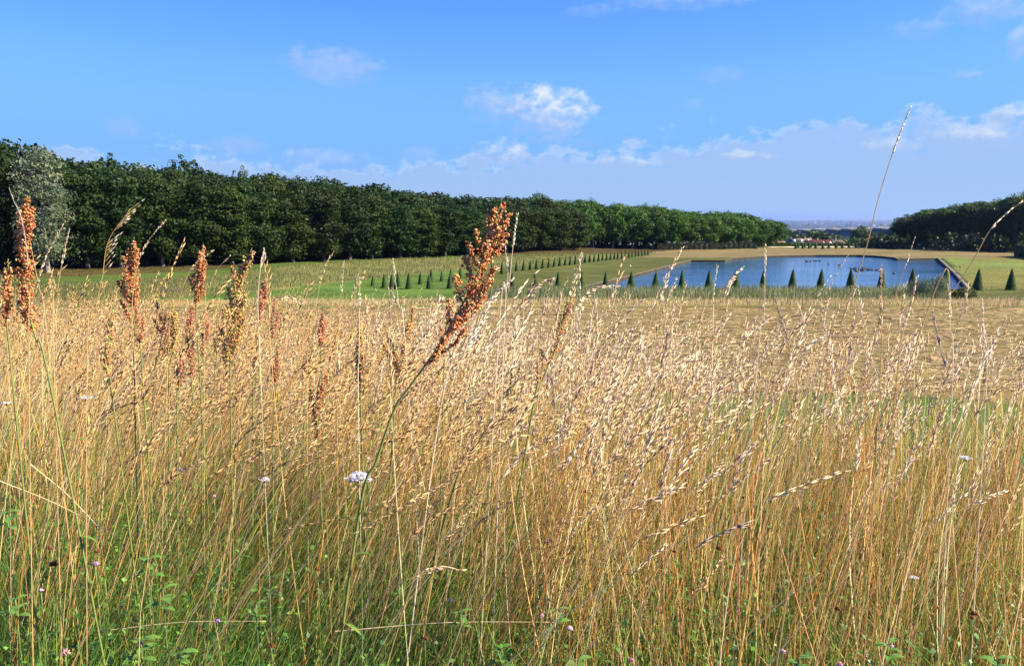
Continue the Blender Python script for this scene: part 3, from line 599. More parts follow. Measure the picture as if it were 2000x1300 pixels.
shrub('willow_bush', 1815, 582, 92, 46, (.13, .19, .11), 'grey green feathery willow bush on the near edge of the pond at right', .16, 9000, 11, .45, .4)
shrub('willow_shoot', 1690, 572, 24, 16, (.09, .14, .07), 'small willow shoot growing from the reeds in front of the pond', .12, 500, 12, .4, .4)
shrub('olive_bush', 1878, 582, 50, 19, (.085, .10, .02), 'low olive green bush between the willow and the lawn', .12, 3200, 13, .1)
shrub('bramble_bush', 1898, 580, 20, 20, (.12, .17, .02), 'small yellow green bush at the pond corner below the clipped yew', .12, 900, 14, .1)
shrub('garden_shrub', 1755, 481, 30, 8, (.12, .19, .02), 'yellow green sunlit shrubs under the edge of the right wood', .3, 700, 15, .1)
shrub('shrub', 1300, 486, 60, 9, (.03, .06, .015), 'dark shrub at the left end of the wall beyond the pond', .3, 800, 16, .1)
shrub('lavender_patch', 338, 571, 55, 6, (.13, .12, .14), 'patch of mauve wildflowers in the green hollow at left',   .08, 700, 17, .1, .6, 'flower patch')
# ------------------------------------------------------------------ viaduct
vr = empty('viaduct', (0, 700, 0)); tag(vr, 'distant road viaduct on concrete piers with blue grey girders', 'viaduct')
xa, xb = (1470 - 1000) / FPX * 700, (1900 - 1000) / FPX * 560
def vz(t_): return CAMZ - (451.5 - 9.0 * t_ - 422) * (700 - 140 * t_) / FPX
def vbox(name, t0, t1, dz0, dz1, hw, c, n_=14):
    mb = MB()
    for i in range(n_):
        V = []
        for t_ in (t0 + (t1 - t0) * i / n_, t0 + (t1 - t0) * (i + 1) / n_):
            x = xa + (xb - xa) * t_; y = -140 * t_; z = vz(t_)
            V += [(x, y - hw, z + dz0), (x, y + hw, z + dz0), (x, y + hw, z + dz1), (x, y - hw, z + dz1)]
        mb.add(V, [(0, 4, 7, 3), (3, 7, 6, 2), (1, 2, 6, 5), (0, 1, 5, 4), (0, 3, 2, 1), (4, 5, 6, 7)], c)
    return mb.build(name, M_BUILD, vr)
vbox('deck', 0, 1, -.9, 0, 7, (.20, .20, .20)); vbox('girder', 0, 1, -5.0, -.92, 5, (.07, .12, .22)); vbox('parapet', 0, 1, .003, .8, 6.6, (.24, .24, .25))
for t_ in (.12, .30, .475, .60, .645, .70, .8, .9):
    x = xa + (xb - xa) * t_; mb = MB(); mb.box(x - 2.1, x + 2.1, -140 * t_ - 4, -140 * t_ + 4, -40, vz(t_) - 5.01, (.34, .32, .29)); mb.build('pier', M_BUILD, vr)
for k, (px, t_) in enumerate([(1571, .0), (1575, .0), (1649, .0), (1655, .0), (1713, .0), (1717, 0)]):
    x = (px - 1000) / FPX * 690; o = empty('mast', (x, 690, -30)); tag(o, 'thin distant mast standing beyond the viaduct, %s from the left' % ORD[k], 'mast', 'masts beyond the viaduct')
    zt = CAMZ - (436 - 422) * 690 / FPX + 30
    mb = MB(); mb.tube([(0, 0, 0), (0, 0, zt)], [.35, .2], (.12, .12, .13), 5); mb.build('pole', M_BUILD, o); mb = MB(); mb.box(-1.3, 1.3, -.15, .15, zt - 1.2, zt - .9, (.12, .12, .13)); mb.build('crossarm', M_BUILD, o)
# specks of the far town
rng = np.random.default_rng(8); mb = MB()
for i in range(150):
    y = rng.uniform(4500, 14000); px = rng.uniform(1520, 1760); x = (px - 1000) / FPX * y
    if rng.uniform() < .5: x += 0; 
    g_ = float(hz(x, y)); s = rng.uniform(6, 22); h_ = rng.uniform(5, 14); cc = np.array([.75, .73, .70]) * rng.uniform(.6, 1.15)
    mb.box(x - s, x + s, y - 6, y + 6, g_ - 1, g_ + h_, np.minimum(cc, .9))
tag(mb.build('distant_town', M_BUILD), 'pale specks of far town buildings on the hazy plain', 'town', None, 'stuff')
rng = np.random.default_rng(9); mb = MB(); n_ = 5200
y = 900 + 17000 * rng.uniform(0, 1, n_) ** 1.6; px = rng.uniform(1480, 1800, n_); x = (px - 1000) / FPX * y; g_ = hz(x, y)
for k in range(4):
    leaf_quads(rng, np.c_[x + rng.normal(0, 8, n_), y + rng.normal(0, 8, n_), g_ + rng.uniform(1, 10, n_)], np.tile([0, -.5, .8], (n_, 1)) + .5 * rdir(rng, n_), 16 + y * .0025, mb, var(rng, (.03, .055, .02), n_, .15), 1.)
tag(mb.build('distant_woods', M_LEAF), 'far wooded tracts on the hazy plain', 'woodland', None, 'stuff')
tw = MB(); x = (1585 - 1000) / FPX * 12000; g_ = float(hz(x, 12000)); tw.tube([(0, 0, 0), (0, 0, 30), (0, 0, 34), (0, 0, 42), (0, 0, 44)], [5, 5, 12, 12, 2], (.8, .8, .8), 12)
o = tw.build('water_tower', M_BUILD); o.location = (x, 12000, g_); tag(o, 'tiny white water tower on the hazy horizon', 'tower')

# ------------------------------------------------------------------ water birds and stakes
mb = MB(); k = 10
def blob(mb, c, r, col, m1=6, m2=8):
    V = []; 
    for i in range(m1 + 1):
        for j in range(m2):
            a_ = math.pi * i / m1; b_ = 2 * math.pi * j / m2; V.append((c[0] + r[0] * math.cos(a_), c[1] + r[1] * math.sin(a_) * math.cos(b_), c[2] + r[2] * math.sin(a_) * math.sin(b_)))
    F = [(i * m2 + j, i * m2 + (j + 1) % m2, (i + 1) * m2 + (j + 1) % m2, (i + 1) * m2 + j) for i in range(m1) for j in range(m2)]
    mb.add(V, F, col)
blob(mb, (0, 0, .06), (.24, .12, .11), (.02, .02, .022)); mb.tube([(.16, 0, .1), (.22, 0, .2), (.25, 0, .27)], [.05, .035, .035], (.02, .02, .022)); blob(mb, (.27, 0, .29), (.06, .045, .045), (.02, .02, .02)); mb.tube([(.31, 0, .29), (.38, 0, .275)], [.02, .005], (.5, .45, .4), 5)
mb.tube([(-.2, 0, .09), (-.3, 0, .13)], [.05, .01], (.02, .02, .02), 5)
BIRD = mb.mesh('water_bird', M_FEATHER, True)
spots = [(1576, 511, 1.7), (1590, 509.5, 1.1), (1594, 509.7, 1.1), (1599, 509.4, 1.1), (1602, 509.8, 1), (1639, 518, 1.2), (1618, 516, .9), (1663, 525, 1.2), (1669, 524, 1.2), (1670, 527, 1.2), (1673, 530, 1.2), (1679, 526, 1.2), (1681, 528.5, 1.2), (1683, 524.5, 1.2), (1687, 526, 1.2), (1686, 529, 1.2), (1690, 525, 1.2), (1695, 528, 1.2), (1697, 526.5, 1.2), (1703, 527.5, 1.2), (1711, 528, 1.2), (1714, 528.3, 1.2), (1746, 534.5, 1.1), (1549, 499.5, .9), (1631, 501, .8), (1583, 510.5, 1.)]
for k_, (px, py, s) in enumerate(sorted(spots)):
    x, y = G(px, py, -.36); o = link('water_bird', BIRD); o.location = (x, y, -.36); o.scale = (s,) * 3; o.rotation_euler.z = rt.choice([0, .3, 3.1, 2.8, -.4])
    tag(o, 'small dark water bird floating on the pond, %s from the left' % ORD[k_], 'bird', 'dark water birds on the pond')
for px, py, lb in [(1874.5, 529, 'thin dark stake with a small plate on the lawn right of the pond'), (1230.5, 527, 'thin pale stake with a small plate on the lawn left of the pond')]:
    x, y = G(px, py); o = empty('stake', (x, y, float(hz(x, y)))); tag(o, lb, 'stake'); mb = MB(); mb.tube([(0, 0, -.1), (0, 0, .85)], .03, (.12, .1, .09), 6); mb.build('post', M_BARK, o)
    mb = MB(); mb.box(-.17, .17, -.05, -.031, .6, .9, (.10, .09, .09) if px > 1500 else (.5, .5, .5)); mb.build('plate', M_BUILD, o)

# ------------------------------------------------------------------ grasses
def ribbons(mb, rng, base, L_, lean, curve, width, C0, C1, nseg=4, face=None, taper=.25, prism=False, power=2.0, cmix=1.):
    """thin stalks/blades. base (n,3); lean, curve (n,2) horizontal offsets per metre; colours at foot and tip"""
    n_ = len(base); t_ = np.linspace(0, 1, nseg + 1)
    hor = lean[:, None, :] * t_[None, :, None] + curve[:, None, :] * (t_ ** power)[None, :, None]
    hl = np.linalg.norm(lean + curve, axis=1); zc = L_ / np.sqrt(1 + hl ** 2 * .8)
    up = t_[None, :] - .5 * np.minimum(np.linalg.norm(curve, axis=1), .9)[:, None] * (t_ ** (power + 1))[None, :]
    pts = np.concatenate([hor * zc[:, None, None], (up * zc[:, None])[..., None]], -1) + base[:, None]
    wd = width[:, None] * (1 - (1 - taper) * t_[None, :]); C0 = np.asarray(C0); C1 = np.asarray(C1)
    tm = np.minimum(1, t_ * cmix)[None, :, None]; CC = C0[:, None] * (1 - tm) + C1[:, None] * tm
    if face is None: face = rng.uniform(0, math.pi, n_)
    if not prism:
        s = np.stack([np.cos(face), np.sin(face), np.zeros(n_)], 1)[:, None] * wd[..., None] * .5
        V = np.stack([pts - s, pts + s], 2); k = (nseg + 1) * 2
        b_ = np.arange(n_)[:, None] * k + np.arange(nseg)[None] * 2
        F = np.stack([b_, b_ + 1, b_ + 3, b_ + 2], -1).reshape(-1, 4); mb.add(V.reshape(-1, 3), F, np.repeat(CC, 2, 1).reshape(-1, 3))
    else:
        th = face[:, None] + np.arange(3)[None] * 2.0944
        o_ = np.stack([np.cos(th), np.sin(th), np.zeros_like(th)], -1)[:, None] * wd[..., None, None] * .5
        V = pts[:, :, None] + o_; k = (nseg + 1) * 3
        b_ = (np.arange(n_)[:, None, None] * k + np.arange(nseg)[None, :, None] * 3); j = np.arange(3)[None, None]; jn = (j + 1) % 3
        F = np.stack([b_ + j, b_ + jn, b_ + 3 + jn, b_ + 3 + j], -1).reshape(-1, 4); mb.add(V.reshape(-1, 3), F, np.repeat(CC, 3, 1).reshape(-1, 3))
    return pts
def spindles(mb, rng, Pn, D, Ls, Ws, C):
    """three sided spikelets: foot, waist triangle, tip"""
    n_ = len(Pn); D = unit(D); A = unit(np.cross(D, rdir(rng, n_))); B = np.cross(D, A); Ls = np.broadcast_to(Ls, (n_,))[:, None]; Ws = np.broadcast_to(Ws, (n_,))[:, None]
    V = [Pn] + [Pn + D * Ls * .42 + Ws * .5 * (math.cos(a_) * A + math.sin(a_) * B) for a_ in (0, 2.094, 4.189)] + [Pn + D * Ls]
    V = np.stack(V, 1).reshape(-1, 3); b_ = np.arange(n_)[:, None] * 5
    F = np.concatenate([b_ + np.array([q_]) for q_ in ((0, 2, 1), (0, 3, 2), (0, 1, 3), (4, 1, 2), (4, 2, 3), (4, 3, 1))]); mb.add(V, F, np.repeat(C, 5, 0))
def heads(mb, rng, tip, dirn, n_sp, hlen, kind, C, droop=None, sp=1.0):
    """seed heads at stalk tips (n,3) with directions (n,3). kind 0 narrow spike, 1 one-sided drooping panicle, 2 loose bushy panicle"""
    n_ = len(tip); T = unit(dirn); hl = hlen[:, None]
    for k in range(n_sp):
        f = (k + .5) / n_sp + rng.normal(0, .03, (n_, 1)); bend = np.array([[1., 0, -.35]]) * (droop[:, None] if droop is not None else 0) 
        axis = T + bend * f; pos = tip + (T * f + bend * f * f * .5) * hl
        side = rdir(rng, n_); side = unit(side - (side * T).sum(1, keepdims=True) * T)
        kk = kind[:, None]
        spread = np.where(kk == 0, .12, np.where(kk == 1, .20, .42)); oneside = np.where(kk == 1, 1., 0.)
        D = unit(unit(axis) + side * spread + oneside * np.array([[.26, 0, .02]]) + rng.normal(0, .08, (n_, 3)))
        off = np.where(kk == 0, .002, np.where(kk == 1, .006, .014)) * rng.uniform(.2, 1.8, (n_, 1)) * (1 - .5 * f)
        Ls = np.where(kind == 0, .017, np.where(kind == 1, .024, .015)) * rng.uniform(.7, 1.35, n_) * sp
        spindles(mb, rng, pos + D * off, D, Ls, Ls * np.where(kind == 0, .15, .115) * rng.uniform(.7, 1.3, n_), C * (1 + rng.normal(0, .13, (n_, 1))))
PAL = np.array([(.68, .45, .15), (.76, .57, .28), (.58, .29, .08), (.84, .72, .48), (.48, .44, .10), (.66, .42, .22), (.34, .17, .07)])
HEADC = np.array([(.68, .52, .32), (.76, .62, .44), (.60, .43, .24), (.52, .40, .28), (.38, .29, .23), (.68, .56, .44)])
def scatter(rng, n_, y0, y1, bias=1.0, um=.78):
    out_ = []
    while sum(map(len, out_)) < n_:
        y = rng.uniform(y0, y1, n_ * 2); u = rng.uniform(-um, um, n_ * 2); keep = rng.uniform(size=n_ * 2) < (y / y1) ** bias
        x = u * y; keep &= (y < crest(x) + .5); out_.append(np.c_[x, y][keep])
    return np.concatenate(out_)[:n_]
def leanf(x, y, rng):
    u = x / y; m_ = np.interp(u, [-.75, -.45, -.2, .1, .35, .75], [.28, .36, .24, .09, .03, .0]); n_ = len(x)
    patch = .12 * np.sin(x * 3.1 + y * 1.7) + .08 * np.sin(x * 7.3 - y * 2.1)
    return np.stack([m_ + patch + rng.normal(0, 1, n_) * np.interp(u, [-.3, .1], [.24, .14]), rng.normal(0, .15, n_)], 1)
rng = np.random.default_rng(21)
def tall_grass(n_, y0, y1, prism, name, label, spn, dens_edge=True, hscale=1.0, wsc=1.0, bias=1.0):
    xy = scatter(rng, n_, y0, y1, bias); x, y = xy.T; u = x / y
    # thin out towards the crest on the right, where the meadow below shows through
    thin = np.where((u > .05), np.interp(y - crest(x), [-3.4, -.2], [1, .05]) * np.interp(u, [.05, .4], [1., .8]), np.where(u > -.25, np.interp(y - crest(x), [-2.2, .2], [1, .25]), 1)); thin = thin * np.interp(u, [-.3, .0], [.46, 1.]) ** (y < 3.2) * (.7 + .3 * (np.sin(x * 3.7 + 1.3 * np.sin(y * 2.9)) * np.sin(y * 2.3 + x * 1.9) > -.25)); k = rng.uniform(size=n_) < thin
    x, y, u = x[k], y[k], u[k]; n_ = len(x)
    clump = .5 + .5 * np.sin(x * 4.3 + 2 * np.sin(y * 2.1)) * np.sin(y * 3.7 + x)
    L_ = (np.interp(u, [-.65, -.45, -.2, .0, .2, .42], [.96, .91, .84, .80, .76, .66]) + rng.normal(0, .08, n_) - np.abs(rng.normal(0, .09, n_)) + .09 * clump + (rng.uniform(size=n_) < np.interp(u, [-.5, -.1, .1, .4], [.10, .28, .30, .32])) * rng.uniform(.05, .28, n_)) * hscale
    L_ *= np.sqrt(1 + .6 * np.interp(u, [-.75, -.45, -.2, .1], [.30, .38, .25, .1]) ** 2); L_ = np.clip(L_, .25, 1.15)
    base = np.c_[x, y, hz(x, y) - .01]; ln = leanf(x, y, rng); cv = np.stack([np.abs(rng.normal(.10, .10, n_)) * np.interp(u, [-.7, .3, .7], [1.4, .8, .5]), rng.normal(0, .06, n_)], 1)
    pi = rng.choice(len(PAL), n_, p=[.24, .2, .16, .16, .10, .08, .06]); C1 = var(rng, PAL[pi], n_, .2, .05)
    C1 = C1 * (1 - .0) + 0; gr = rng.uniform(size=(n_, 1)); C0 = np.where(gr < .38, var(rng, (.27, .38, .07), n_, .25), np.where(gr < .75, C1 * [.85, .66, .55], C1))
    wd = rng.uniform(.0014, .0034, n_) * wsc * np.where(rng.uniform(size=n_) < .12, 1.35, 1.)
    mb = MB(); pts = ribbons(mb, rng, base, L_, ln, cv, wd, C0, C1, 5, prism=prism, taper=.5, cmix=1.9)
    hd = rng.uniform(size=n_) < np.interp(L_, [.55, .72, .85], [.02, .14, .66]); tip = pts[hd, -1]; dr = pts[hd, -1] - pts[hd, -2]; m_ = len(tip)
    kind = rng.choice(3, m_, p=[.50, .36, .14]); hc = HEADC[rng.choice(len(HEADC), m_, p=[.28, .22, .2, .12, .08, .10])]
    # straw of the left side is more golden, the right more bleached
    uu = u[hd][:, None]; hc = hc * np.where(uu < -.25, np.array([[.95, .85, .62]]), np.array([[1.06, 1.09, 1.14]]))
    hl = rng.uniform(.09, .19, m_); heads(mb, rng, tip, dr, spn, hl, kind, hc, droop=np.abs(rng.normal(.14, .28, m_)) * np.interp(uu[:, 0], [-.7, .2, .7], [1, 1.1, .6]), sp=1.15)
    # rachis through the head
    ribbons(mb, rng, tip, hl * .8, dr[:, :2] / np.maximum(.05, dr[:, 2:3]) * .9, np.zeros((m_, 2)), np.full(m_, .0009) * wsc, hc * .9, hc, 2)
    o = mb.build(name, M_STRAW); tag(o, label, 'grass', None, 'stuff'); return n_
tall_grass(420, 1.45, 2.1, True, 'near_tall_grass', 'sparse tall straw stalks nearest the camera', 24, wsc=.9, hscale=.95)
tall_grass(5600, 1.75, 3.4, True, 'dry_grass', 'dense tall golden dry grass in the foreground', 22)
tall_grass(9500, 3.0, 8.2, False, 'far_dry_grass', 'pale dry grass heads along the crest of the bank', 20, wsc=1.25, bias=.8)
# short dry leaves and bent straws filling the stand
def filler(n_, y0, y1, name, label, Lr, cols, mat, wr, leansd, curv, cat='grass', thin=True, bias=1., um=9.):
    xy = scatter(rng, n_, y0, y1, bias); x, y = xy.T; u = x / y; k = u < um + rng.normal(0, .15, len(u)); x, y, u = x[k], y[k], u[k]; n_ = len(x)
    if thin: k = rng.uniform(size=n_) < np.where(u > .12, np.interp(y - crest(x), [-2.4, .2], [1, .2]), 1.); x, y = x[k], y[k]; n_ = len(x)
    base = np.c_[x, y, hz(x, y) - .01]; cols = np.array(cols); ci = rng.integers(0, len(cols), n_); C_ = var(rng, cols[ci], n_, .2, .07)
    ln = leanf(x, y, rng) + rng.normal(0, leansd, (n_, 2)); a_ = rng.uniform(0, 6.28, n_); cv = np.stack([np.cos(a_), np.sin(a_)], 1) * np.abs(rng.normal(0, curv, (n_, 1)))
    mb = MB(); ribbons(mb, rng, base, rng.uniform(*Lr, n_), ln, cv, rng.uniform(*wr, n_), C_ * .9, C_, 4, taper=.08, face=rng.uniform(-.6, .6, n_))
    tag(mb.build(name, mat), label, cat, None, 'stuff')
filler(9500, 1.2, 7.6, 'bent_straw', 'short bent straw leaves low in the dry grass', (.25, .62), [(.62, .42, .15), (.70, .50, .22), (.50, .28, .09), (.54, .44, .13)], M_STRAW, (.0016, .0036), .5, .7)
filler(30000, 1.1, 6.6, 'green_grass', 'green grass blades growing between the dry stalks', (.16, .50), [(.10, .22, .03), (.16, .28, .04), (.06, .15, .02), (.28, .33, .05)], M_BLADE, (.0026, .006), .18, .5, thin=False)
filler(30000, 1.2, 3.5, 'lush_grass', 'lush green grass in the shady foot of the stand at left', (.18, .52), [(.08, .19, .025), (.13, .26, .03), (.05, .13, .02), (.20, .30, .04)], M_BLADE, (.0024, .0052), .35, .6, thin=False, um=-.05)
filler(1800, 1.9, 4.6, 'green_stalks', 'olive green stalks standing among the straw', (.4, .75), [(.24, .29, .06), (.30, .32, .08)], M_STRAW, (.0014, .0024), .06, .15)
# low leafy herbs: clover, vetch, plantain
def herbs(n_, y0, y1, name, label, leaf, cols, aspect, zr, seed, cl=1.):
    r2 = np.random.default_rng(seed); xy = scatter(r2, n_, y0, y1, .6); x, y = xy.T
    m_ = (np.sin(x * 5.1 + seed) * np.sin(y * 4.3 + seed * 2) + .35 * np.interp(x / y, [-.7, 0, .7], [1.1, .2, -.1]) + r2.normal(0, .35, n_)) > (.25 if cl else -9); x, y = x[m_], y[m_]; n_ = len(x)
    mb = MB(); Pn = np.c_[x, y, hz(x, y) + r2.uniform(*zr, n_)]; Nn = np.tile([.15, -.25, .9], (n_, 1)) + .55 * rdir(r2, n_)
    ci = r2.integers(0, len(cols), n_); leaf_quads(r2, Pn, Nn, leaf, mb, var(r2, np.array(cols)[ci], n_, .22, .06), aspect)
    tag(mb.build(name, M_BLADE), label, 'herbs', None, 'stuff')
herbs(34000, 1.15, 4.4, 'clover_leaves', 'low clover and vetch leaves at the foot of the grass', .0145, [(.055, .15, .02), (.09, .21, .025), (.04, .11, .025)], .7, (.02, .38), 31)
herbs(4000, 1.15, 3.6, 'broad_leaves', 'broad green herb leaves low in the grass', .038, [(.08, .18, .025), (.05, .13, .025), (.12, .20, .03)], .42, (.03, .26), 32)
herbs(9000, 1.3, 6.5, 'moss_litter', 'brown and ochre plant litter on the soil', .022, [(.18, .11, .04), (.26, .17, .07), (.12, .08, .03)], .3, (.0, .08), 33, 0)

# ------------------------------------------------------------------ mid ground grasses
def field(name, label, n_, region, Lr, cols, wr, lean=.15, curv=.3, mat=None, flat=False, nseg=2, cat='grass', seed=1):
    r2 = np.random.default_rng(seed); x, y = region(r2, n_); n_ = len(x); cols = np.array(cols); C_ = var(r2, cols[r2.integers(0, len(cols), n_)], n_, .16, .05)
    mb = MB(); base = np.c_[x, y, hz(x, y) - .02]
    ln = r2.normal(0, lean, (n_, 2)) + [.12, 0]; a_ = r2.uniform(0, 6.28, n_); cv = np.stack([np.cos(a_), np.sin(a_)], 1) * np.abs(r2.normal(0, curv, (n_, 1)))
    ribbons(mb, r2, base, r2.uniform(*Lr, n_), ln, cv, r2.uniform(*wr, n_), C_ * .85, C_, nseg, taper=.25, face=r2.uniform(-.7, .7, n_))
    o = mb.build(name, mat or M_HAY); tag(o, label, cat, None, 'stuff'); return o
def reg(pa, pb, fa, fb, dens=None):
    def f(r2, n_):
        px = r2.uniform(pa, pb, n_ * 3); a0 = lerpc(px, fa) if isinstance(fa, list) else np.full(n_ * 3, fa); b0 = lerpc(px, fb) if isinstance(fb, list) else np.full(n_ * 3, fb)
        py = a0 + (b0 - a0) * r2.uniform(0, 1, n_ * 3)
        v = (650 - py) / FPX; dz = -SP + v * CP; t_ = -CAMZ / dz; x = (px - 1000) / FPX * t_; y = (CP + v * SP) * t_
        k = np.ones(len(px), bool)
        if dens is not None: k = r2.uniform(size=len(px)) < dens(px, py, x, y)
        return x[k][:n_], y[k][:n_]
    return f
notpond = lambda px, py, x, y: (poly_dist(x, y, POND) < -.3) * 1.
def reedd(px, py, x, y): return (poly_dist(x, y, POND) < .2) * np.interp(px, [880, 1000, 1150, 1780, 1830], [.10, .55, 1, 1, .15])
field('reeds', 'blue green reeds with pale plumes along the near edge of the pond', 15000, reg(890, 1830, 588, 569, reedd), (.7, 1.35), [(.17, .20, .06), (.11, .16, .045), (.36, .33, .16), (.14, .19, .07)], (.03, .06), .12, .25, M_BLADE, seed=41, cat='reeds')
field('tan_grass_strip', 'pale dry grass strip between the mown meadow and the reeds', 15000, reg(480, 2080, [(480, 588), (700, 588), (1000, 596), (2100, 599)], [(480, 598), (700, 597), (1000, 588), (2100, 586)], None), (.35, .75), [(.52, .40, .20), (.60, .48, .26), (.42, .36, .15), (.30, .30, .10)], (.025, .05), .15, .3, seed=42)
field('bank_grass', 'rough yellow green grass on the lower bank at the left', 16000, reg(-60, 1150, [(-400, 598), (100, 592), (300, 582), (420, 576), (560, 562), (640, 552), (760, 541), (900, 526), (1100, 512)], TOP1), (.3, .75), [(.115, .135, .035), (.24, .205, .07), (.065, .11, .02), (.28, .24, .09)], (.04, .08), .15, .35, M_BLADE, seed=43)
field('terrace_grass', 'dry brownish grass on the upper bank below the left wood', 9000, reg(100, 1280, FOOT2, TOP2), (.12, .35), [(.10, .078, .028), (.075, .072, .022), (.14, .11, .045)], (.05, .10), .15, .3, seed=44)
field('lawn_tufts', 'short tufts of green grass on the left lawn', 9000, reg(-40, 1100, FOOT1, [(-400, 606), (1200, 600)], notpond), (.06, .16), [(.06, .11, .02), (.085, .125, .03), (.05, .10, .018)], (.05, .09), .2, .3, M_BLADE, seed=45)
field('lawn_blades', 'short yellow green grass of the lawn right of the pond', 12000, reg(1760, 2080, 506, 586, notpond), (.04, .10), [(.15, .155, .045), (.11, .14, .035), (.19, .17, .06)], (.06, .10), .2, .3, M_BLADE, seed=46)
field('foot_grass', 'green grass at the foot of the bank behind the stalks', 16000, reg(700, 2100, [(700, 800), (2100, 762)], 900), (.06, .18), [(.07, .15, .03), (.10, .19, .035), (.13, .17, .04), (.20, .18, .07)], (.012, .03), .25, .4, M_BLADE, seed=47)
# mown hay lying in windrows across the meadow
def hay(n_, seed):
    r2 = np.random.default_rng(seed); y = 43 + 41 * r2.uniform(0, 1, n_) ** 1.15; x = r2.uniform(-.72, .72, n_) * y
    row = (y + .22 * np.sin(x * .07 + 1) + .7 * np.sin(y * .83) + .45 * np.sin(y * 1.9 + 2) + .12 * np.sin(x * .5 + y * 2.3)) / 2.1; ph = row - np.floor(row)
    k = r2.uniform(size=n_) < (.13 + .87 * np.exp(-((ph - .5) / .2) ** 2)); x, y, ph = x[k], y[k], ph[k]; n_ = len(x)
    ridge = .20 * np.exp(-((ph - .5) / .18) ** 2)
    z = hz(x, y) + .01 + ridge * r2.uniform(0, 1.1, n_); Ls = r2.uniform(.25, .9, n_) * (y / 60); a_ = r2.normal(0, .16, n_) + (r2.uniform(size=n_) < .10) * r2.uniform(0, 3, n_)
    cols = np.array([(.50, .36, .15), (.60, .45, .22), (.36, .25, .09), (.27, .23, .07), (.24, .15, .06), (.46, .34, .13)]); C_ = var(r2, cols[r2.integers(0, 6, n_)] * [.60, .61, .66], n_, .28, .05)
    t_ = np.linspace(-.5, .5, 4); D = np.stack([np.cos(a_), np.sin(a_)], 1); cvv = r2.normal(0, .08, n_)
    pts = np.stack([x[:, None] + D[:, 0:1] * t_ * Ls[:, None] - D[:, 1:2] * cvv[:, None] * (t_ ** 2) * Ls[:, None], y[:, None] + D[:, 1:2] * t_ * Ls[:, None] + D[:, 0:1] * cvv[:, None] * (t_ ** 2) * Ls[:, None],
                    z[:, None] + (.25 - t_ ** 2) * Ls[:, None] * r2.uniform(.0, .12, (n_, 1))], -1)
    wd = r2.uniform(.012, .035, n_)[:, None, None] * np.array([.5, 1, 1, .4])[None, :, None]
    S = np.stack([-D[:, 1] * .5, D[:, 0] * .5, r2.uniform(.4, 1, n_)], 1)[:, None] * wd
    V = np.stack([pts - S, pts + S], 2).reshape(-1, 3); b_ = np.arange(n_)[:, None] * 8 + np.arange(3)[None] * 2
    F = np.stack([b_, b_ + 1, b_ + 3, b_ + 2], -1).reshape(-1, 4); mb = MB(); mb.add(V, F, np.repeat(C_, 8, 0))
    tag(mb.build('cut_hay', M_HAY), 'cut hay lying in long low rows across the mown meadow', 'hay', None, 'stuff')
hay(110000, 51)

# ------------------------------------------------------------------ sorrel plants
def bez(p, n_=14):
    p = [np.array(q_, float) for q_ in p]
    if len(p) == 2: t_ = np.linspace(0, 1, n_)[:, None]; return p[0] * (1 - t_) + p[1] * t_
    P_ = [2 * p[0] - p[1]] + p + [2 * p[-1] - p[-2]]; o = []
    for i in range(1, len(P_) - 2):
        for t_ in np.linspace(0, 1, n_, endpoint=False):
            a_, b_, c_, d_ = P_[i - 1:i + 3]; o.append(.5 * (2 * b_ + (c_ - a_) * t_ + (2 * a_ - 5 * b_ + 4 * c_ - d_) * t_ ** 2 + (3 * b_ - a_ - 3 * c_ + d_) * t_ ** 3))
    o.append(p[-1]); return np.array(o)
def pods(mb, rng, Pn, size, C):
    """flattened heart shaped valves: two shallow domes"""
    n_ = len(Pn); Nn = unit(rdir(rng, n_) + [.2, -.3, 0]); A = unit(np.cross(Nn, rdir(rng, n_))); B = np.cross(Nn, A); s = (np.broadcast_to(size, (n_,)) * rng.uniform(.45, 1.35, n_))[:, None] * .5
    k = 6; ring = [Pn + s * (math.cos(j * 1.0472) * A + (math.sin(j * 1.0472) * .9) * B) for j in range(k)]
    V = np.stack([Pn + Nn * s * .55] + ring + [Pn - Nn * s * .55], 1).reshape(-1, 3); b_ = np.arange(n_)[:, None] * 8
    F = np.concatenate([b_ + np.array([(0, 1 + j, 1 + (j + 1) % k)]) for j in range(k)] + [b_ + np.array([(7, 1 + (j + 1) % k, 1 + j)]) for j in range(k)])
    Cc = np.repeat(C[:, None], 8, 1); Cc[:, 0] *= .75; Cc[:, 7] *= .75; Cc[:, 1:7] *= 1.15
    mb.add(V, F, np.minimum(Cc, .9).reshape(-1, 3))
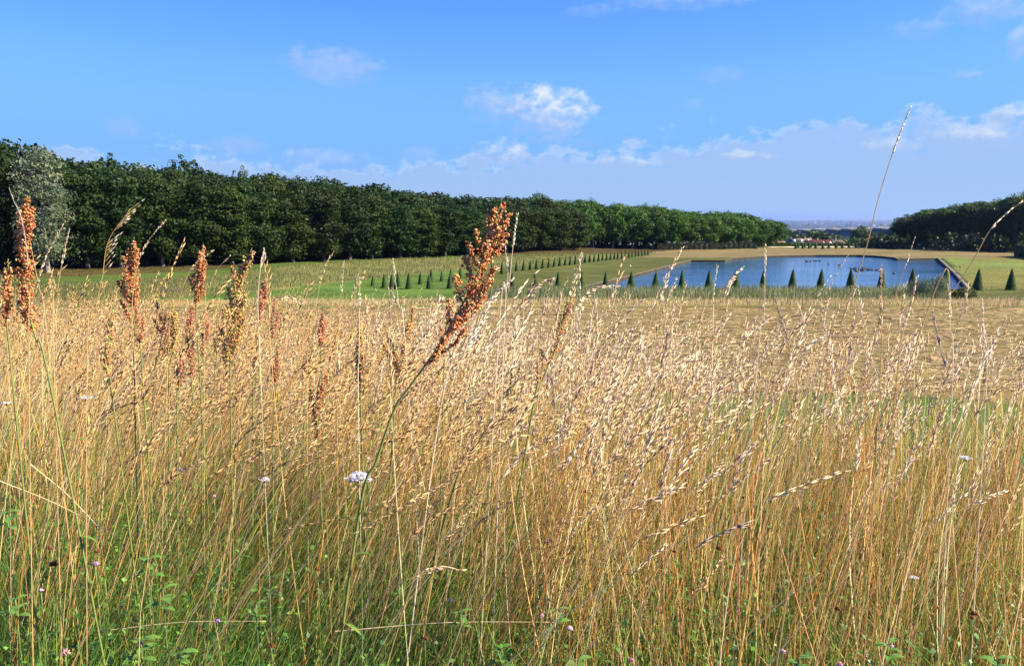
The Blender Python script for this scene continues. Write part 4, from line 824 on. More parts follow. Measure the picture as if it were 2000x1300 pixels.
def sorrel(name, y, stem_px, branches, label, podc, mix, size=.0052, dens=1.0, leafs=1, r0=.0026, foot=True, seed=1, width=.016, stemc=(.15, .19, .05)):
    """stem_px: pixel path from foot to tip; branches: list of (t on stem, tip px, spread)"""
    if y < 1.61 or y > 1.63: y *= 1.08; size *= 1.02; width *= 1; branches = [(a_, b_, c_ * 1.25) for a_, b_, c_ in branches]
    else: y = 1.58; branches = [(a_, b_, c_ * 1.3) for a_, b_, c_ in branches]
    rng = np.random.default_rng(seed); path = [P(px, py, y + (0.0 if len(q_) == 0 else q_[0])) for px, py, *q_ in stem_px]
    if foot:
        d_ = path[0] - path[1]; b0 = path[0]; g_ = float(hz(b0[0], b0[1])); need = b0[2] - g_
        if need > 0: path = [np.array([b0[0] + d_[0] / abs(d_[2] + 1e-6) * need * .5, b0[1], g_ - .02])] + path
    S = bez(path, 10); root = S[0].copy(); r = empty(name, root); tag(r, label, 'sorrel', 'sorrel plants in seed')
    n_ = len(S); kn = np.linspace(0, 1, n_); mb = MB(); mb.tube(S - root, r0 * (1 - .72 * kn), np.array(stemc) * (1 - kn[:, None] * .0) * np.array([[1, 1, 1]]), 6); mb.build('stem', M_STEM, r, True)
    arr = np.cumsum(np.r_[0, np.linalg.norm(np.diff(S, axis=0), axis=1)]); arr /= arr[-1]
    def at(t_): return np.array([np.interp(t_, arr, S[:, k]) for k in range(3)])
    for (t0, tip, spread) in branches:
        sy_ = np.array([topix(*S_) for S_ in S]); lenp = (26 + 150 * spread / .018 * .35 + rng.uniform(0, 22)) * (.68 if y == 1.58 else 1.5 / y)
        q_ = sy_[:, 1] - (tip[1] + lenp); i0 = int(np.argmin(np.abs(q_) + 0 * q_)); a_ = S[i0]; e = P(tip[0], tip[1], y + rng.normal(0, .02)) if len(tip) == 2 else P(tip[0], tip[1], y + tip[2]); mid = a_ * .45 + e * .55 + [0, 0, -.12 * np.linalg.norm(e - a_)] + 0
        B = bez([a_, mid, e], 8); Lb = np.linalg.norm(e - a_); mb = MB(); mb.tube(B - root, np.linspace(r0 * .45, r0 * .18, len(B)), np.array(stemc) * 1.1, 4); br = mb.build('branch', M_STEM, r, True)
        nn = max(12, int(Lb * 1700 * dens)); tt = rng.uniform(.10, 1, nn) ** .85
        wh = np.round(tt * Lb / .0075) * .0075 / Lb; tt = np.where(rng.uniform(size=nn) < .4, np.clip(wh, 0.05, 1), tt)
        Bp = np.stack([np.interp(tt, np.linspace(0, 1, len(B)), B[:, k]) for k in range(3)], 1)
        u = rdir(rng, nn); u[:, 2] = -np.abs(u[:, 2]) * .4; rad = spread * rng.uniform(.1, 1, (nn, 1)) * 1.1 * (1 - .5 * tt[:, None] ** 2)
        Pn = Bp + u * rad
        cols = np.array(podc); ci = rng.choice(len(cols), nn, p=mix); C_ = var(rng, cols[ci], nn, .2, .06)
        mb = MB(); pods(mb, rng, Pn - root, size, C_)
        o = mb.build('seed_cluster', M_POD, br); o['kind'] = 'stuff'
    for k in range(leafs):
        t_ = rng.uniform(.25, .55); a_ = at(t_); s = rng.choice([-1, 1]); Ll = rng.uniform(.03, .07); m_ = 6
        ax = np.array([s * .8, rng.normal(0, .3), .25]); ax /= np.linalg.norm(ax); sd_ = unit(np.cross(ax, [0, .3, 1])); V = []
        for i in range(m_ + 1):
            f = i / m_; w_ = Ll * .12 * math.sin(math.pi * min(1, f * .95 + .04)) ; c_ = a_ + ax * Ll * f + np.array([0, 0, -Ll * .5 * f * f]); V += [c_ - sd_ * w_, c_ + [0, 0, -w_ * .4], c_ + sd_ * w_]
        F = [(i * 3 + j, i * 3 + j + 1, i * 3 + j + 4, i * 3 + j + 3) for i in range(m_) for j in range(2)]; mb = MB(); mb.add(np.array(V) - root, F, var(rng, (.12, .22, .04), len(V), .08)); mb.build('leaf', M_BLADE, r)
    return r
RED = [(.56, .19, .065), (.66, .31, .12), (.42, .11, .04), (.62, .44, .13), (.76, .50, .32)]; MR = [.36, .26, .16, .12, .10]
MIXD = [(.50, .18, .09), (.50, .42, .10), (.62, .50, .16), (.40, .40, .10), (.62, .30, .18)]; MM = [.28, .22, .22, .12, .16]
PINK = [(.50, .17, .09), (.58, .27, .14), (.42, .12, .07), (.58, .42, .16), (.66, .38, .28)]; MP = [.34, .26, .16, .12, .12]
# the big one in the middle
sorrel('sorrel_plant', 1.62, [(700, 1010), (735, 900), (770, 800), (800, 755), (850, 685), (900, 600), (935, 530), (960, 455), (982, 383)], [
    (.60, (868, 655), .010), (.60, (912, 640), .010), (.62, (878, 585), .012), (.64, (888, 535), .010), (.66, (920, 590), .016), (.66, (908, 500), .012), (.67, (945, 575), .013), (.70, (914, 470), .010), (.70, (930, 545), .018), (.71, (960, 545), .014),
    (.73, (927, 447), .010), (.74, (945, 500), .018), (.75, (970, 520), .013), (.78, (956, 418), .009), (.78, (952, 470), .015), (.82, (966, 405), .010), (.80, (990, 455), .013), (.84, (975, 440), .014), (.88, (996, 415), .011), (.90, (984, 395), .009), (.86, (965, 450), .012), (.68, (895, 615), .012)],
    'tallest rust red sorrel in seed leaning right at the centre of the foreground', RED, MR, .0060, .95, 3, .0034, seed=101)
sorrel('sorrel_plant', 1.55, [(100, 760), (70, 660), (52, 590), (46, 500), (50, 430), (54, 382)], [(.50, (40, 560), .010), (.52, (52, 560), .012), (.56, (34, 520), .012), (.60, (55, 510), .014), (.62, (32, 448), .011), (.66, (52, 470), .013), (.70, (38, 410), .010), (.74, (62, 420), .010), (.78, (48, 400), .012), (.84, (62, 405), .010), (.88, (54, 386), .008), (.45, (36, 585), .009), (.42, (68, 600), .006)],
       'tall rust red sorrel in seed at the far left edge, upright', RED, MR, .0050, 1.3, 1, seed=102)
sorrel('sorrel_plant', 1.6, [(20, 700), (14, 640), (14, 580), (16, 505)], [(.5, (6, 560), .009), (.55, (18, 560), .010), (.6, (10, 530), .009), (.7, (20, 520), .009), (.4, (6, 590), .008)], 'short red sorrel cut off by the left edge of the picture', RED, MR, .0050, 1.2, 0, seed=103)
sorrel('sorrel_plant', 2.15, [(262, 720), (264, 650), (256, 590), (258, 530), (262, 462)], [(.55, (236, 545), .010), (.55, (246, 520), .014), (.60, (268, 540), .013), (.62, (242, 500), .014), (.66, (262, 500), .016), (.70, (250, 485), .013), (.76, (268, 485), .012), (.84, (262, 470), .009), (.45, (236, 585), .010), (.42, (230, 548), .007), (.5, (270, 560), .010)],
       'rust red sorrel with a pointed head second from the left against the wood', RED, MR, .0058, 1.2, 1, seed=104)
sorrel('sorrel_plant', 2.25, [(390, 730), (386, 660), (382, 600), (386, 560), (392, 515), (397, 476)], [(.62, (386, 555), .010), (.66, (376, 535), .009), (.70, (398, 530), .013), (.74, (388, 505), .012), (.80, (400, 505), .012), (.86, (390, 490), .010), (.92, (398, 480), .008), (.62, (370, 540), .006)],
       'slim red sorrel, small dense head against the dark wood on a bare stem', RED, MR, .0056, 1.25, 2, seed=105)
sorrel('sorrel_plant', 2.1, [(450, 760), (452, 680), (458, 620), (470, 550), (492, 484)], [(.35, (432, 640), .016), (.35, (470, 640), .017), (.40, (440, 600), .020), (.42, (462, 600), .020), (.45, (476, 620), .016), (.5, (446, 560), .018), (.55, (466, 560), .019), (.58, (482, 570), .012), (.62, (458, 530), .013), (.7, (470, 515), .013), (.78, (480, 500), .013), (.88, (494, 490), .010), (.5, (452, 520), .008), (.3, (440, 660), .014)],
       'broad yellow and red sorrel with a wide branching head left of centre', MIXD, MM, .0058, 1.35, 1, seed=106)
sorrel('sorrel_plant', 2.6, [(506, 720), (508, 640), (512, 600), (516, 565), (518, 536)], [(.60, (508, 565), .010), (.65, (522, 560), .012), (.72, (512, 550), .011), (.82, (520, 545), .010), (.45, (508, 600), .009)], 'small dull pink sorrel head right of the broad yellow one', PINK, MP, .0055, 1.5, 0, seed=107)
sorrel('sorrel_plant', 2.3, [(330, 760), (334, 700), (340, 640), (336, 585)], [(.4, (326, 650), .014), (.5, (344, 640), .015), (.6, (330, 610), .014), (.7, (342, 610), .013), (.8, (336, 592), .010)], 'reddish sorrel between the second and third tall ones, low behind them', MIXD, MM, .0055, 1.2, 0, seed=108)
sorrel('sorrel_plant', 2.4, [(374, 740), (370, 690), (372, 630), (371, 575)], [(.45, (364, 650), .012), (.55, (378, 650), .013), (.65, (366, 610), .012), (.78, (376, 595), .011), (.4, (372, 690), .010)], 'brick red sorrel just left of the slim one, half its height', PINK, MP, .0055, 1.2, 0, seed=109)
sorrel('sorrel_plant', 2.4, [(395, 735), (398, 690), (402, 640), (402, 590)], [(.5, (396, 650), .010), (.6, (408, 630), .010), (.75, (402, 605), .009)], 'thin pinkish sorrel just right of the slim one', PINK, MP, .005, 1.2, 0, seed=110)
sorrel('sorrel_plant', 1.9, [(215, 740), (208, 700), (212, 650), (222, 590)], [(.4, (206, 670), .010), (.5, (218, 650), .011), (.65, (212, 620), .010), (.8, (226, 605), .010), (.3, (200, 690), .006)], 'loose yellow green sorrel low beside the pointed red one', MIXD, MM, .005, 1.0, 0, seed=111)
sorrel('sorrel_plant', 2.3, [(300, 760), (310, 690), (318, 630), (306, 570)], [(.5, (300, 620), .008), (.6, (322, 610), .010), (.75, (306, 590), .010), (.4, (330, 640), .010)], 'small pink topped sorrel with a forked stem left of the wide cluster', PINK, MP, .005, 1.1, 0, seed=112)
sorrel('sorrel_plant', 2.2, [(280, 760), (276, 700), (270, 640), (262, 575)], [(.5, (262, 630), .010), (.6, (280, 620), .011), (.75, (266, 600), .010)], 'muted red sorrel directly behind the pointed one', PINK, MP, .005, 1.2, 0, seed=113)
sorrel('sorrel_plant', 2.7, [(538, 700), (534, 650), (536, 610), (540, 565)], [(.5, (530, 620), .011), (.6, (544, 610), .011), (.75, (536, 585), .010)], 'small pinkish sorrel behind drooping straw left of centre', PINK, MP, .0055, 1.3, 0, seed=114)
sorrel('sorrel_plant', 2.8, [(628, 720), (627, 670), (629, 630), (632, 592)], [(.5, (624, 640), .009), (.6, (634, 630), .010), (.75, (630, 610), .009)], 'narrow dark red sorrel spike standing alone between straws', PINK, MP, .0060, 1.6, 0, seed=115)
sorrel('sorrel_plant', 1.9, [(704, 780), (702, 730), (703, 680), (703, 628)], [(.3, (698, 700), .009), (.4, (708, 690), .010), (.5, (699, 665), .010), (.6, (708, 660), .010), (.75, (702, 640), .010)], 'narrow yellow ochre sorrel spike left of the tallest one', MIXD, MM, .0052, 1.7, 0, seed=116)
sorrel('sorrel_plant', 1.9, [(770, 800), (780, 730), (794, 670), (804, 578)], [(.35, (775, 690), .012), (.45, (790, 670), .012), (.5, (760, 660), .012), (.6, (798, 630), .011), (.75, (808, 600), .009), (.4, (750, 670), .010)], 'orange and yellow sorrel spike immediately left of the tallest one', [RED[0], RED[1], MIXD[1], MIXD[2], RED[4]], MM, .0052, 1.5, 1, seed=117)
sorrel('sorrel_plant', 2.0, [(620, 830), (618, 790), (622, 750), (632, 715)], [(.4, (606, 760), .014), (.5, (628, 750), .015), (.7, (640, 730), .012), (.3, (612, 790), .012)], 'dark rusty sorrel sunk low in the straw left of centre', RED, MR, .005, 1.2, 0, seed=118)
sorrel('sorrel_plant', 1.75, [(1040, 800), (1060, 740), (1088, 670), (1104, 600), (1114, 560)], [(.55, (1084, 660), .008), (.6, (1098, 640), .010), (.72, (1096, 610), .009), (.82, (1112, 590), .009), (.9, (1120, 578), .007), (.45, (1058, 680), .009), (.4, (1050, 710), .007)], 'thin orange sorrel right of the tallest one among pale heads', [RED[0], RED[1], MIXD[1], MIXD[2], RED[4]], MM, .005, .9, 0, seed=119)
sorrel('sorrel_plant', 1.8, [(890, 940), (930, 870), (965, 810), (1005, 750), (1020, 720)], [(.9, (1015, 715), .006), (.8, (1000, 730), .006)], 'bare dark green sorrel stem leaning right below the centre', MIXD, MM, .005, .5, 1, .0032, seed=120, stemc=(.10, .15, .04))
sorrel('sorrel_plant', 2.3, [(868, 700), (872, 640), (880, 600), (886, 560)], [(.4, (862, 640), .010), (.5, (880, 630), .010), (.7, (876, 595), .010), (.3, (866, 670), .009)], 'faded brown sorrel behind the stem of the tallest one', RED, MR, .005, 1.1, 0, seed=121)
for k, (px, py, d_, lb) in enumerate([(500, 660, 2.5, 'short rusty sorrel below the small pink head'), (540, 690, 2.3, 'short rusty sorrel standing below the drooping straws left of centre'), (425, 640, 2.6, 'short pinkish sorrel left of the broad yellow one'), (352, 690, 2.1, 'low ochre sorrel below the wide reddish cluster'), (600, 690, 2.7, 'low rust coloured sorrel speck in the straw right of the pink ones')]):
    sorrel('sorrel_plant', d_, [(px - 6, py + 120), (px - 3, py + 70), (px, py + 30), (px + 3, py - 20)], [(.5, (px - 7, py + 20), .010), (.6, (px + 6, py + 15), .010), (.8, (px + 2, py - 10), .009)], lb, PINK if k % 2 else MIXD, MP, .005, 1.1, 0, seed=130 + k)

# ------------------------------------------------------------------ single grass stalks that stand out
def stalk(y, path, head0, kind, label, nsp=30, splen=.013, c=(.66, .50, .28), hc=(.74, .62, .44), r0=.0011, foot=True, droop=0., seed=1, name='grass_stalk', spread=.25):
    rng = np.random.default_rng(seed); pts = [P(px, py, y) for px, py in path]
    if foot:
        b0 = pts[0]; d_ = pts[0] - pts[1]; g_ = float(hz(b0[0], b0[1])); need = b0[2] - g_
        if need > 0: pts = [np.array([b0[0] + d_[0] / (abs(d_[2]) + .02) * need * .4, b0[1], g_ - .02])] + pts
    S = bez(pts, 8); root = S[0].copy(); r = empty(name, root); tag(r, label, 'grass stalk', 'grass stalks standing out of the meadow'); n_ = len(S); kn = np.linspace(0, 1, n_)
    mb = MB(); mb.tube(S - root, r0 * (1.15 - .7 * kn), var(rng, c, n_, .05, .02), 5); mb.build('stem', M_STRAW, r, True)
    arr = np.cumsum(np.r_[0, np.linalg.norm(np.diff(S, axis=0), axis=1)]); arr /= arr[-1]
    # head begins where the pixel path point index head0 lies
    hp = P(*path[head0], y); h0 = arr[np.argmin(np.linalg.norm(S - hp, axis=1))]
    tt = h0 + (1 - h0) * np.sort(rng.uniform(0, 1, nsp)); Pn = np.stack([np.interp(tt, arr, S[:, k]) for k in range(3)], 1); Pe = np.stack([np.interp(np.minimum(1, tt + .03), arr, S[:, k]) for k in range(3)], 1)
    T = unit(Pe - Pn + 1e-6 * (S[-1] - S[-2])); T = np.where(np.isfinite(T), T, [0, 0, 1.]); alt = np.where(np.arange(nsp) % 2, 1., -1.)[:, None] * np.array([[1., .2, 0]])
    if kind == 'panicle': D = unit(T + spread * 1.2 * rdir(rng, nsp) + droop * np.array([[.9, 0, -.5]])); off = rng.uniform(.004, .022, (nsp, 1)) * (1.15 - (tt[:, None] - h0) / (1 - h0 + 1e-6)); 
    elif kind == 'loose': D = unit(T + np.array([[.75, 0, .1]])); off = rng.uniform(.010, .03, (nsp, 1))
    else: D = unit(T + spread * alt + .08 * rdir(rng, nsp)); off = np.full((nsp, 1), .001)
    ls = splen * rng.uniform(.75, 1.3, nsp) * (1.1 - .4 * (tt - h0) / (1 - h0 + 1e-6)); mb = MB(); spindles(mb, rng, Pn + D * off - root, D, ls, ls * (.20 if kind != 'loose' else .16), var(rng, hc, nsp, .15, .04))
    o = mb.build('seed_head', M_STRAW, r); o['kind'] = 'stuff'
    if kind != 'spike':
        mb = MB(); 
        for i in range(nsp): mb.tube([Pn[i] - root, Pn[i] + D[i] * off[i] - root], r0 * .35, c, 3)
        mb.build('pedicels', M_STRAW, r)['kind'] = 'stuff'
    return r
GLD = (.62, .45, .20); PALE = (.80, .70, .54)
stalk(1.35, [(1600, 760), (1640, 640), (1690, 490), (1715, 390), (1740, 310), (1760, 255), (1778, 211)], 4, 'spike', 'tallest single grass stalk rising into the sky at right', 26, .011, GLD, PALE, .0011, seed=201, spread=.10)
stalk(1.3, [(1800, 640), (1860, 570), (1905, 500), (1930, 455), (1955, 425), (1993, 396)], 3, 'spike', 'thin stalk with twisted ear slanting up at the right edge', 22, .012, GLD, (.66, .56, .42), .0010, seed=202, spread=.12)
stalk(1.7, [(1700, 700), (1740, 600), (1765, 530), (1787, 464)], 2, 'spike', 'short spindle eared stalk over the water left of the willow', 16, .012, GLD, PALE, .0009, seed=203, spread=.1)
stalk(1.8, [(985, 640), (994, 560), (1001, 490), (1010, 421)], 2, 'spike', 'pale upright ear just right of the tallest sorrel', 26, .011, PALE, (.86, .78, .64), .0010, seed=204, spread=.18)
stalk(1.75, [(975, 640), (988, 570), (992, 530), (986, 478)], 2, 'spike', 'short pale ear left of the upright one by the tallest sorrel', 18, .011, PALE, (.84, .76, .62), .0009, seed=205, spread=.2)
stalk(1.9, [(1262, 680), (1285, 610), (1300, 545), (1330, 487)], 1, 'panicle', 'pale bushy head standing up in front of the left end of the pond', 60, .015, GLD, PALE, .0011, seed=206, spread=.22)
stalk(1.9, [(1480, 700), (1492, 620), (1494, 545), (1495, 480)], 2, 'spike', 'straight pale ear in front of the ninth pond yew', 28, .012, PALE, (.80, .68, .48), .0010, seed=207, spread=.2)
stalk(2.0, [(1395, 640), (1410, 590), (1425, 545), (1449, 523)], 1, 'panicle', 'feathery pale head bending right over the pond water', 50, .014, GLD, PALE, .0010, droop=.2, seed=208)
stalk(1.8, [(1060, 720), (1090, 650), (1112, 600), (1120, 550), (1135, 500)], 2, 'panicle', 'upright pale head right of the tallest sorrel, above the reeds', 48, .014, GLD, PALE, .0011, seed=209)
stalk(1.8, [(1020, 760), (1070, 680), (1110, 615), (1150, 565), (1203, 558)], 2, 'panicle', 'thick pale panicle arching to the right beside the tallest sorrel', 70, .015, GLD, PALE, .0012, droop=.35, seed=210)
stalk(1.7, [(860, 800), (905, 690), (935, 630), (965, 575), (1000, 545)], 1, 'panicle', 'whitish dense panicle in front of the tallest sorrel', 80, .016, PALE, (.82, .74, .62), .0013, droop=.25, seed=211)
stalk(1.7, [(900, 800), (955, 690), (1000, 620), (1040, 560), (1075, 545)], 2, 'panicle', 'brownish panicle arching right under the pale heads at centre', 70, .016, GLD, (.50, .40, .32), .0012, droop=.3, seed=212)
stalk(2.0, [(600, 760), (606, 660), (622, 570), (632, 525), (650, 494)], 2, 'panicle', 'slender panicle slanting right against the left bank', 26, .013, GLD, (.66, .54, .36), .0009, seed=213, spread=.15)
stalk(2.1, [(658, 740), (662, 640), (666, 575), (671, 514)], 2, 'spike', 'upright narrow ear left of the row of yews', 22, .012, GLD, (.74, .62, .46), .0009, seed=214, spread=.16)
stalk(2.0, [(792, 680), (780, 600), (772, 545), (768, 510)], 2, 'spike', 'pale ear leaning left in front of the left yews', 18, .012, PALE, PALE, .0009, seed=215, spread=.2)
stalk(1.8, [(700, 800), (701, 700), (702, 610), (702, 580), (703, 548)], 2, 'spike', 'short stubby pale ear at the left of the yews', 14, .013, PALE, PALE, .0010, seed=216, spread=.3)
stalk(1.6, [(170, 700), (187, 600), (200, 540), (212, 470), (255, 407)], 2, 'loose', 'open oat like panicle with hanging spikelets against the left wood', 24, .017, GLD, (.60, .54, .42), .0009, seed=217)
stalk(1.6, [(56, 660), (70, 570), (88, 505), (125, 436)], 1, 'spike', 'grey straw ear slanting right beside the leftmost sorrel', 34, .011, GLD, (.62, .56, .42), .0010, seed=218, spread=.15)
stalk(1.7, [(104, 640), (112, 570), (120, 520), (134, 452)], 2, 'spike', 'grey upright ear right of the slanting one at far left', 30, .011, GLD, (.66, .60, .46), .0010, seed=219, spread=.15)
stalk(1.55, [(55, 520), (50, 470), (40, 420), (28, 395), (18, 368)], 1, 'spike', 'white ragged ear poking above the leftmost sorrel', 14, .009, (.55, .50, .42), (.62, .56, .46), .0007, foot=False, seed=220, spread=.1)
stalk(1.7, [(92, 660), (82, 590), (68, 520), (57, 460)], 2, 'spike', 'thin bare stalk crossing behind the leftmost sorrel', 8, .008, GLD, GLD, .0009, seed=221)
stalk(1.9, [(262, 690), (258, 600), (268, 520), (290, 470), (322, 432)], 2, 'spike', 'greyish ear slanting right behind the pointed sorrel', 30, .011, GLD, (.66, .58, .42), .0010, seed=222, spread=.2)
stalk(2.0, [(330, 660), (345, 600), (370, 530), (395, 505), (418, 488)], 2, 'spike', 'thin ear curving right across the slim sorrel', 22, .011, GLD, (.66, .56, .38), .0009, seed=223, spread=.25)
stalk(2.1, [(400, 640), (410, 560), (425, 525), (450, 499)], 1, 'spike', 'very thin ear slanting right of the slim sorrel', 16, .010, GLD, (.6, .5, .34), .0008, seed=224)
stalk(1.9, [(506, 660), (504, 580), (508, 530), (515, 488)], 2, 'panicle', 'short pale head standing above the small pink sorrel', 22, .012, PALE, PALE, .0009, seed=225, spread=.3)
stalk(1.9, [(470, 760), (500, 650), (530, 590), (560, 575), (580, 590)], 2, 'panicle', 'drooping pale panicle bending right beside the small pink sorrel', 40, .014, GLD, (.72, .58, .42), .0011, droop=.35, seed=226)
stalk(1.75, [(1560, 820), (1545, 700), (1532, 640), (1514, 580)], 1, 'panicle', 'grey brown head drooping left below the ninth pond yew', 46, .016, GLD, (.46, .38, .32), .0011, droop=-.1, seed=227)
stalk(1.7, [(1718, 760), (1721, 640), (1721, 570), (1721, 525)], 1, 'spike', 'plump upright ear in front of the sixth pond yew', 40, .014, GLD, (.70, .54, .38), .0012, seed=228, spread=.22)
stalk(1.75, [(1750, 760), (1765, 640), (1780, 590), (1790, 545)], 1, 'spike', 'plump ear in front of the willow bush', 36, .014, GLD, (.72, .58, .42), .0012, seed=229, spread=.25)
stalk(1.8, [(1860, 760), (1856, 640), (1856, 600), (1852, 555)], 1, 'spike', 'pale ear standing in front of the olive bush', 26, .013, PALE, PALE, .0010, seed=230, spread=.28)
stalk(1.8, [(1925, 780), (1923, 680), (1920, 630), (1918, 583)], 1, 'spike', 'pale pointed ear near the right edge before the mown meadow', 34, .013, PALE, PALE, .0011, seed=231, spread=.2)
stalk(1.5, [(1950, 980), (1900, 820), (1850, 720), (1822, 612)], 2, 'spike', 'purplish ear leaning left over the mown meadow', 40, .014, GLD, (.48, .40, .36), .0012, seed=232, spread=.2)
stalk(1.8, [(1560, 700), (1600, 620), (1620, 560), (1655, 500)], 1, 'spike', 'loose thin ear slanting right in front of the pond', 20, .010, GLD, GLD, .0009, seed=233)
stalk(2.2, [(1660, 900), (1690, 760), (1740, 660), (1800, 603), (1850, 612), (1880, 640)], 3, 'panicle', 'thin arching stalk bending over the meadow at right', 20, .012, GLD, GLD, .0009, droop=.4, seed=234)
# straws lying across the stand in the lower part
for k, (a_, b_, y, lb) in enumerate([((-10, 935), (235, 1050), 1.75, 'long pale straw lying across the grass at the lower left edge'), ((58, 905), (205, 1042), 1.7, 'second pale straw crossing the first at lower left'), ((195, 1232), (520, 1212), 1.75, 'nearly level straw lying low left of centre'), ((655, 1232), (1090, 1214), 1.7, 'long level straw lying across the bottom centre'),
        ((1030, 1300), (1290, 905), 1.6, 'thick white straw slanting up to the right near bottom centre'), ((1440, 1260), (1600, 1118), 1.6, 'orange straw slanting right at lower right'), ((1500, 1300), (1660, 1120), 1.6, 'golden straw rising right with a small head at lower right'), ((1720, 1300), (1775, 930), 1.6, 'straight bright straw standing at lower right')]):
    stalk(y, [a_, ((a_[0] + b_[0]) / 2, (a_[1] + b_[1]) / 2 - 8), b_], 1, 'spike', lb, 6, .008, (.74, .60, .36), (.76, .62, .40), .0012, foot=False, seed=240 + k, name='straw')
stalk(1.6, [(1330, 1230), (1345, 1180), (1380, 1130), (1412, 1085)], 1, 'panicle', 'golden drooping head in the grass at lower right of centre', 46, .016, GLD, (.62, .46, .24), .0013, seed=251)
stalk(1.6, [(760, 1150), (800, 1130), (850, 1108), (905, 1112)], 1, 'panicle', 'feathery pale head lying level low in the centre', 40, .014, GLD, (.74, .60, .40), .0011, foot=False, droop=.2, seed=252)
stalk(1.6, [(860, 1060), (890, 1030), (905, 1010), (928, 995)], 0, 'panicle', 'short feathery pale head low in the centre above the level one', 34, .013, GLD, (.76, .62, .42), .0010, foot=False, droop=.1, seed=253)
stalk(1.7, [(1840, 1010), (1890, 990), (1930, 970), (1965, 960)], 1, 'panicle', 'silvery head pointing right at the right edge, halfway down the grass', 34, .014, GLD, PALE, .0011, foot=False, seed=254)

# ------------------------------------------------------------------ flowers
def flower_stem(r, root, top, c=(.14, .2, .05), rad=.0011):
    g_ = float(hz(top[0] - .02, top[1])); base = np.array([top[0] - .02, top[1], g_ - .01]); mid = (base + top) / 2 + [.008, 0, 0]
    mb = MB(); mb.tube(bez([base, mid, top], 5) - root, rad, c, 5); mb.build('stem', M_STEM, r, True)
def yarrow(px, py, y, wpx, label, seed):
    rng = np.random.default_rng(seed); top = P(px, py, y); r = empty('yarrow_flower', (top[0], top[1], float(hz(top[0], top[1])))); root = np.array(r.location); tag(r, label, 'flower', 'white yarrow flowers')
    W_ = wpx * y / FPX / 2; flower_stem(r, root, top - [0, 0, W_ * .7])
    nc = 7; 
    for k in range(nc):
        a_ = k * 2.4; rr = W_ * .72 * math.sqrt(k / (nc - 1)); c = top + [rr * math.cos(a_), rr * math.sin(a_) * .8, rng.normal(0, W_ * .06)]
        mb = MB(); mb.tube(np.array([top - [0, 0, W_ * .75], (top + c) / 2 - [0, 0, W_ * .3], c]) - root, .0006, (.2, .26, .1), 4); pd = mb.build('flower_branch', M_STEM, r)
        n_ = 26; q_ = rng.normal(0, 1, (n_, 2)); q_ /= np.maximum(1, np.linalg.norm(q_, axis=1))[:, None]; Pn = c + np.c_[q_ * W_ * .36, W_ * .10 * (1 - (q_ ** 2).sum(1)) + rng.normal(0, W_ * .03, n_)]
        mb = MB(); leaf_quads(rng, Pn - root, np.tile([0, -.3, 1.], (n_, 1)) + .5 * rdir(rng, n_), W_ * .26, mb, var(rng, (.52, .50, .52), n_, .14, .02)); mb.build('floret_cluster', M_PETAL, pd)['kind'] = 'stuff'
for k, (px, py, y, wp, lb) in enumerate([(700, 932, 1.75, 58, 'largest white flat topped yarrow at the foot of the tallest sorrel'), (168, 776, 2.3, 30, 'white yarrow low in the straw at left'), (516, 935, 1.9, 24, 'small white yarrow left of the largest one'), (12, 786, 2.2, 18, 'white yarrow cut by the left edge'), (626, 688, 3.2, 16, 'tiny white yarrow near the top of the straw left of centre'), (1886, 893, 2.4, 24, 'white yarrow at the right edge among the stalks'), (697, 852, 2.2, 13, 'tiny white yarrow above the largest one'), (1400, 925, 2.1, 16, 'pinkish white yarrow right of centre'), (1785, 1127, 1.8, 18, 'small white yarrow low at the right'), (282, 768, 2.6, 16, 'tiny white yarrow right of the one at left')]):
    yarrow(px, py, y, wp, lb, 300 + k)
def clover(px, py, y, wpx, label, c, seed, name='clover_flower', group='pink and mauve wildflowers', cat='flower'):
    rng = np.random.default_rng(seed); top = P(px, py, y); r = empty(name, (top[0], top[1], float(hz(top[0], top[1])))); root = np.array(r.location); tag(r, label, cat, group)
    W_ = wpx * y / FPX / 2; flower_stem(r, root, top - [0, 0, W_ * .5]); n_ = 46; u = rdir(rng, n_); u[:, 2] = np.abs(u[:, 2]) * 1.2 - .25
    mb = MB(); spindles(mb, rng, top - root + u * W_ * .15, u + [0, 0, .35], W_ * rng.uniform(.8, 1.15, n_), W_ * .34, var(rng, c, n_, .15, .06)); mb.build('bloom', M_PETAL, r)
PK = (.62, .36, .58); MV = (.36, .22, .48); BR = (.22, .07, .03)
for k, (px, py, y, wp, c, lb) in enumerate([(186, 1102, 1.75, 15, PK, 'round pink clover head low at left'), (80, 1154, 1.7, 12, (.70, .48, .66), 'pale pink blossom at the lower left edge'), (127, 1276, 1.6, 22, (.45, .26, .26), 'large dull pink clover head at the bottom left'), (424, 1214, 1.7, 13, MV, 'mauve clover head right of the bottom left one'),
        (1058, 1204, 1.7, 12, PK, 'pink vetch blossom at bottom centre, left of its neighbour'), (1112, 1228, 1.65, 15, (.70, .46, .62), 'bright pink vetch blossom at bottom centre'), (1232, 1290, 1.6, 15, (.48, .2, .36), 'magenta clover head cut near the bottom edge right of centre'), (1529, 1273, 1.6, 14, (.72, .48, .62), 'pale pink blossom at the bottom right of centre'), (1740, 1262, 1.6, 12, PK, 'small pink blossom at the bottom right'),
        (880, 1172, 1.8, 10, MV, 'small violet blossom low in the centre'), (352, 918, 2.2, 10, MV, 'small violet blossom in the green at left'), (1075, 1056, 2.0, 12, (.28, .18, .40), 'dark violet blossom right of centre'), (718, 896, 2.1, 9, PK, 'tiny pink blossom above the largest yarrow'), (418, 970, 2.1, 9, PK, 'tiny pink blossom left of the small yarrow'), (1640, 1300, 1.55, 16, (.6, .3, .5), 'pink blossom on the bottom edge at right')]):
    clover(px, py, y, wp, lb, c, 320 + k)
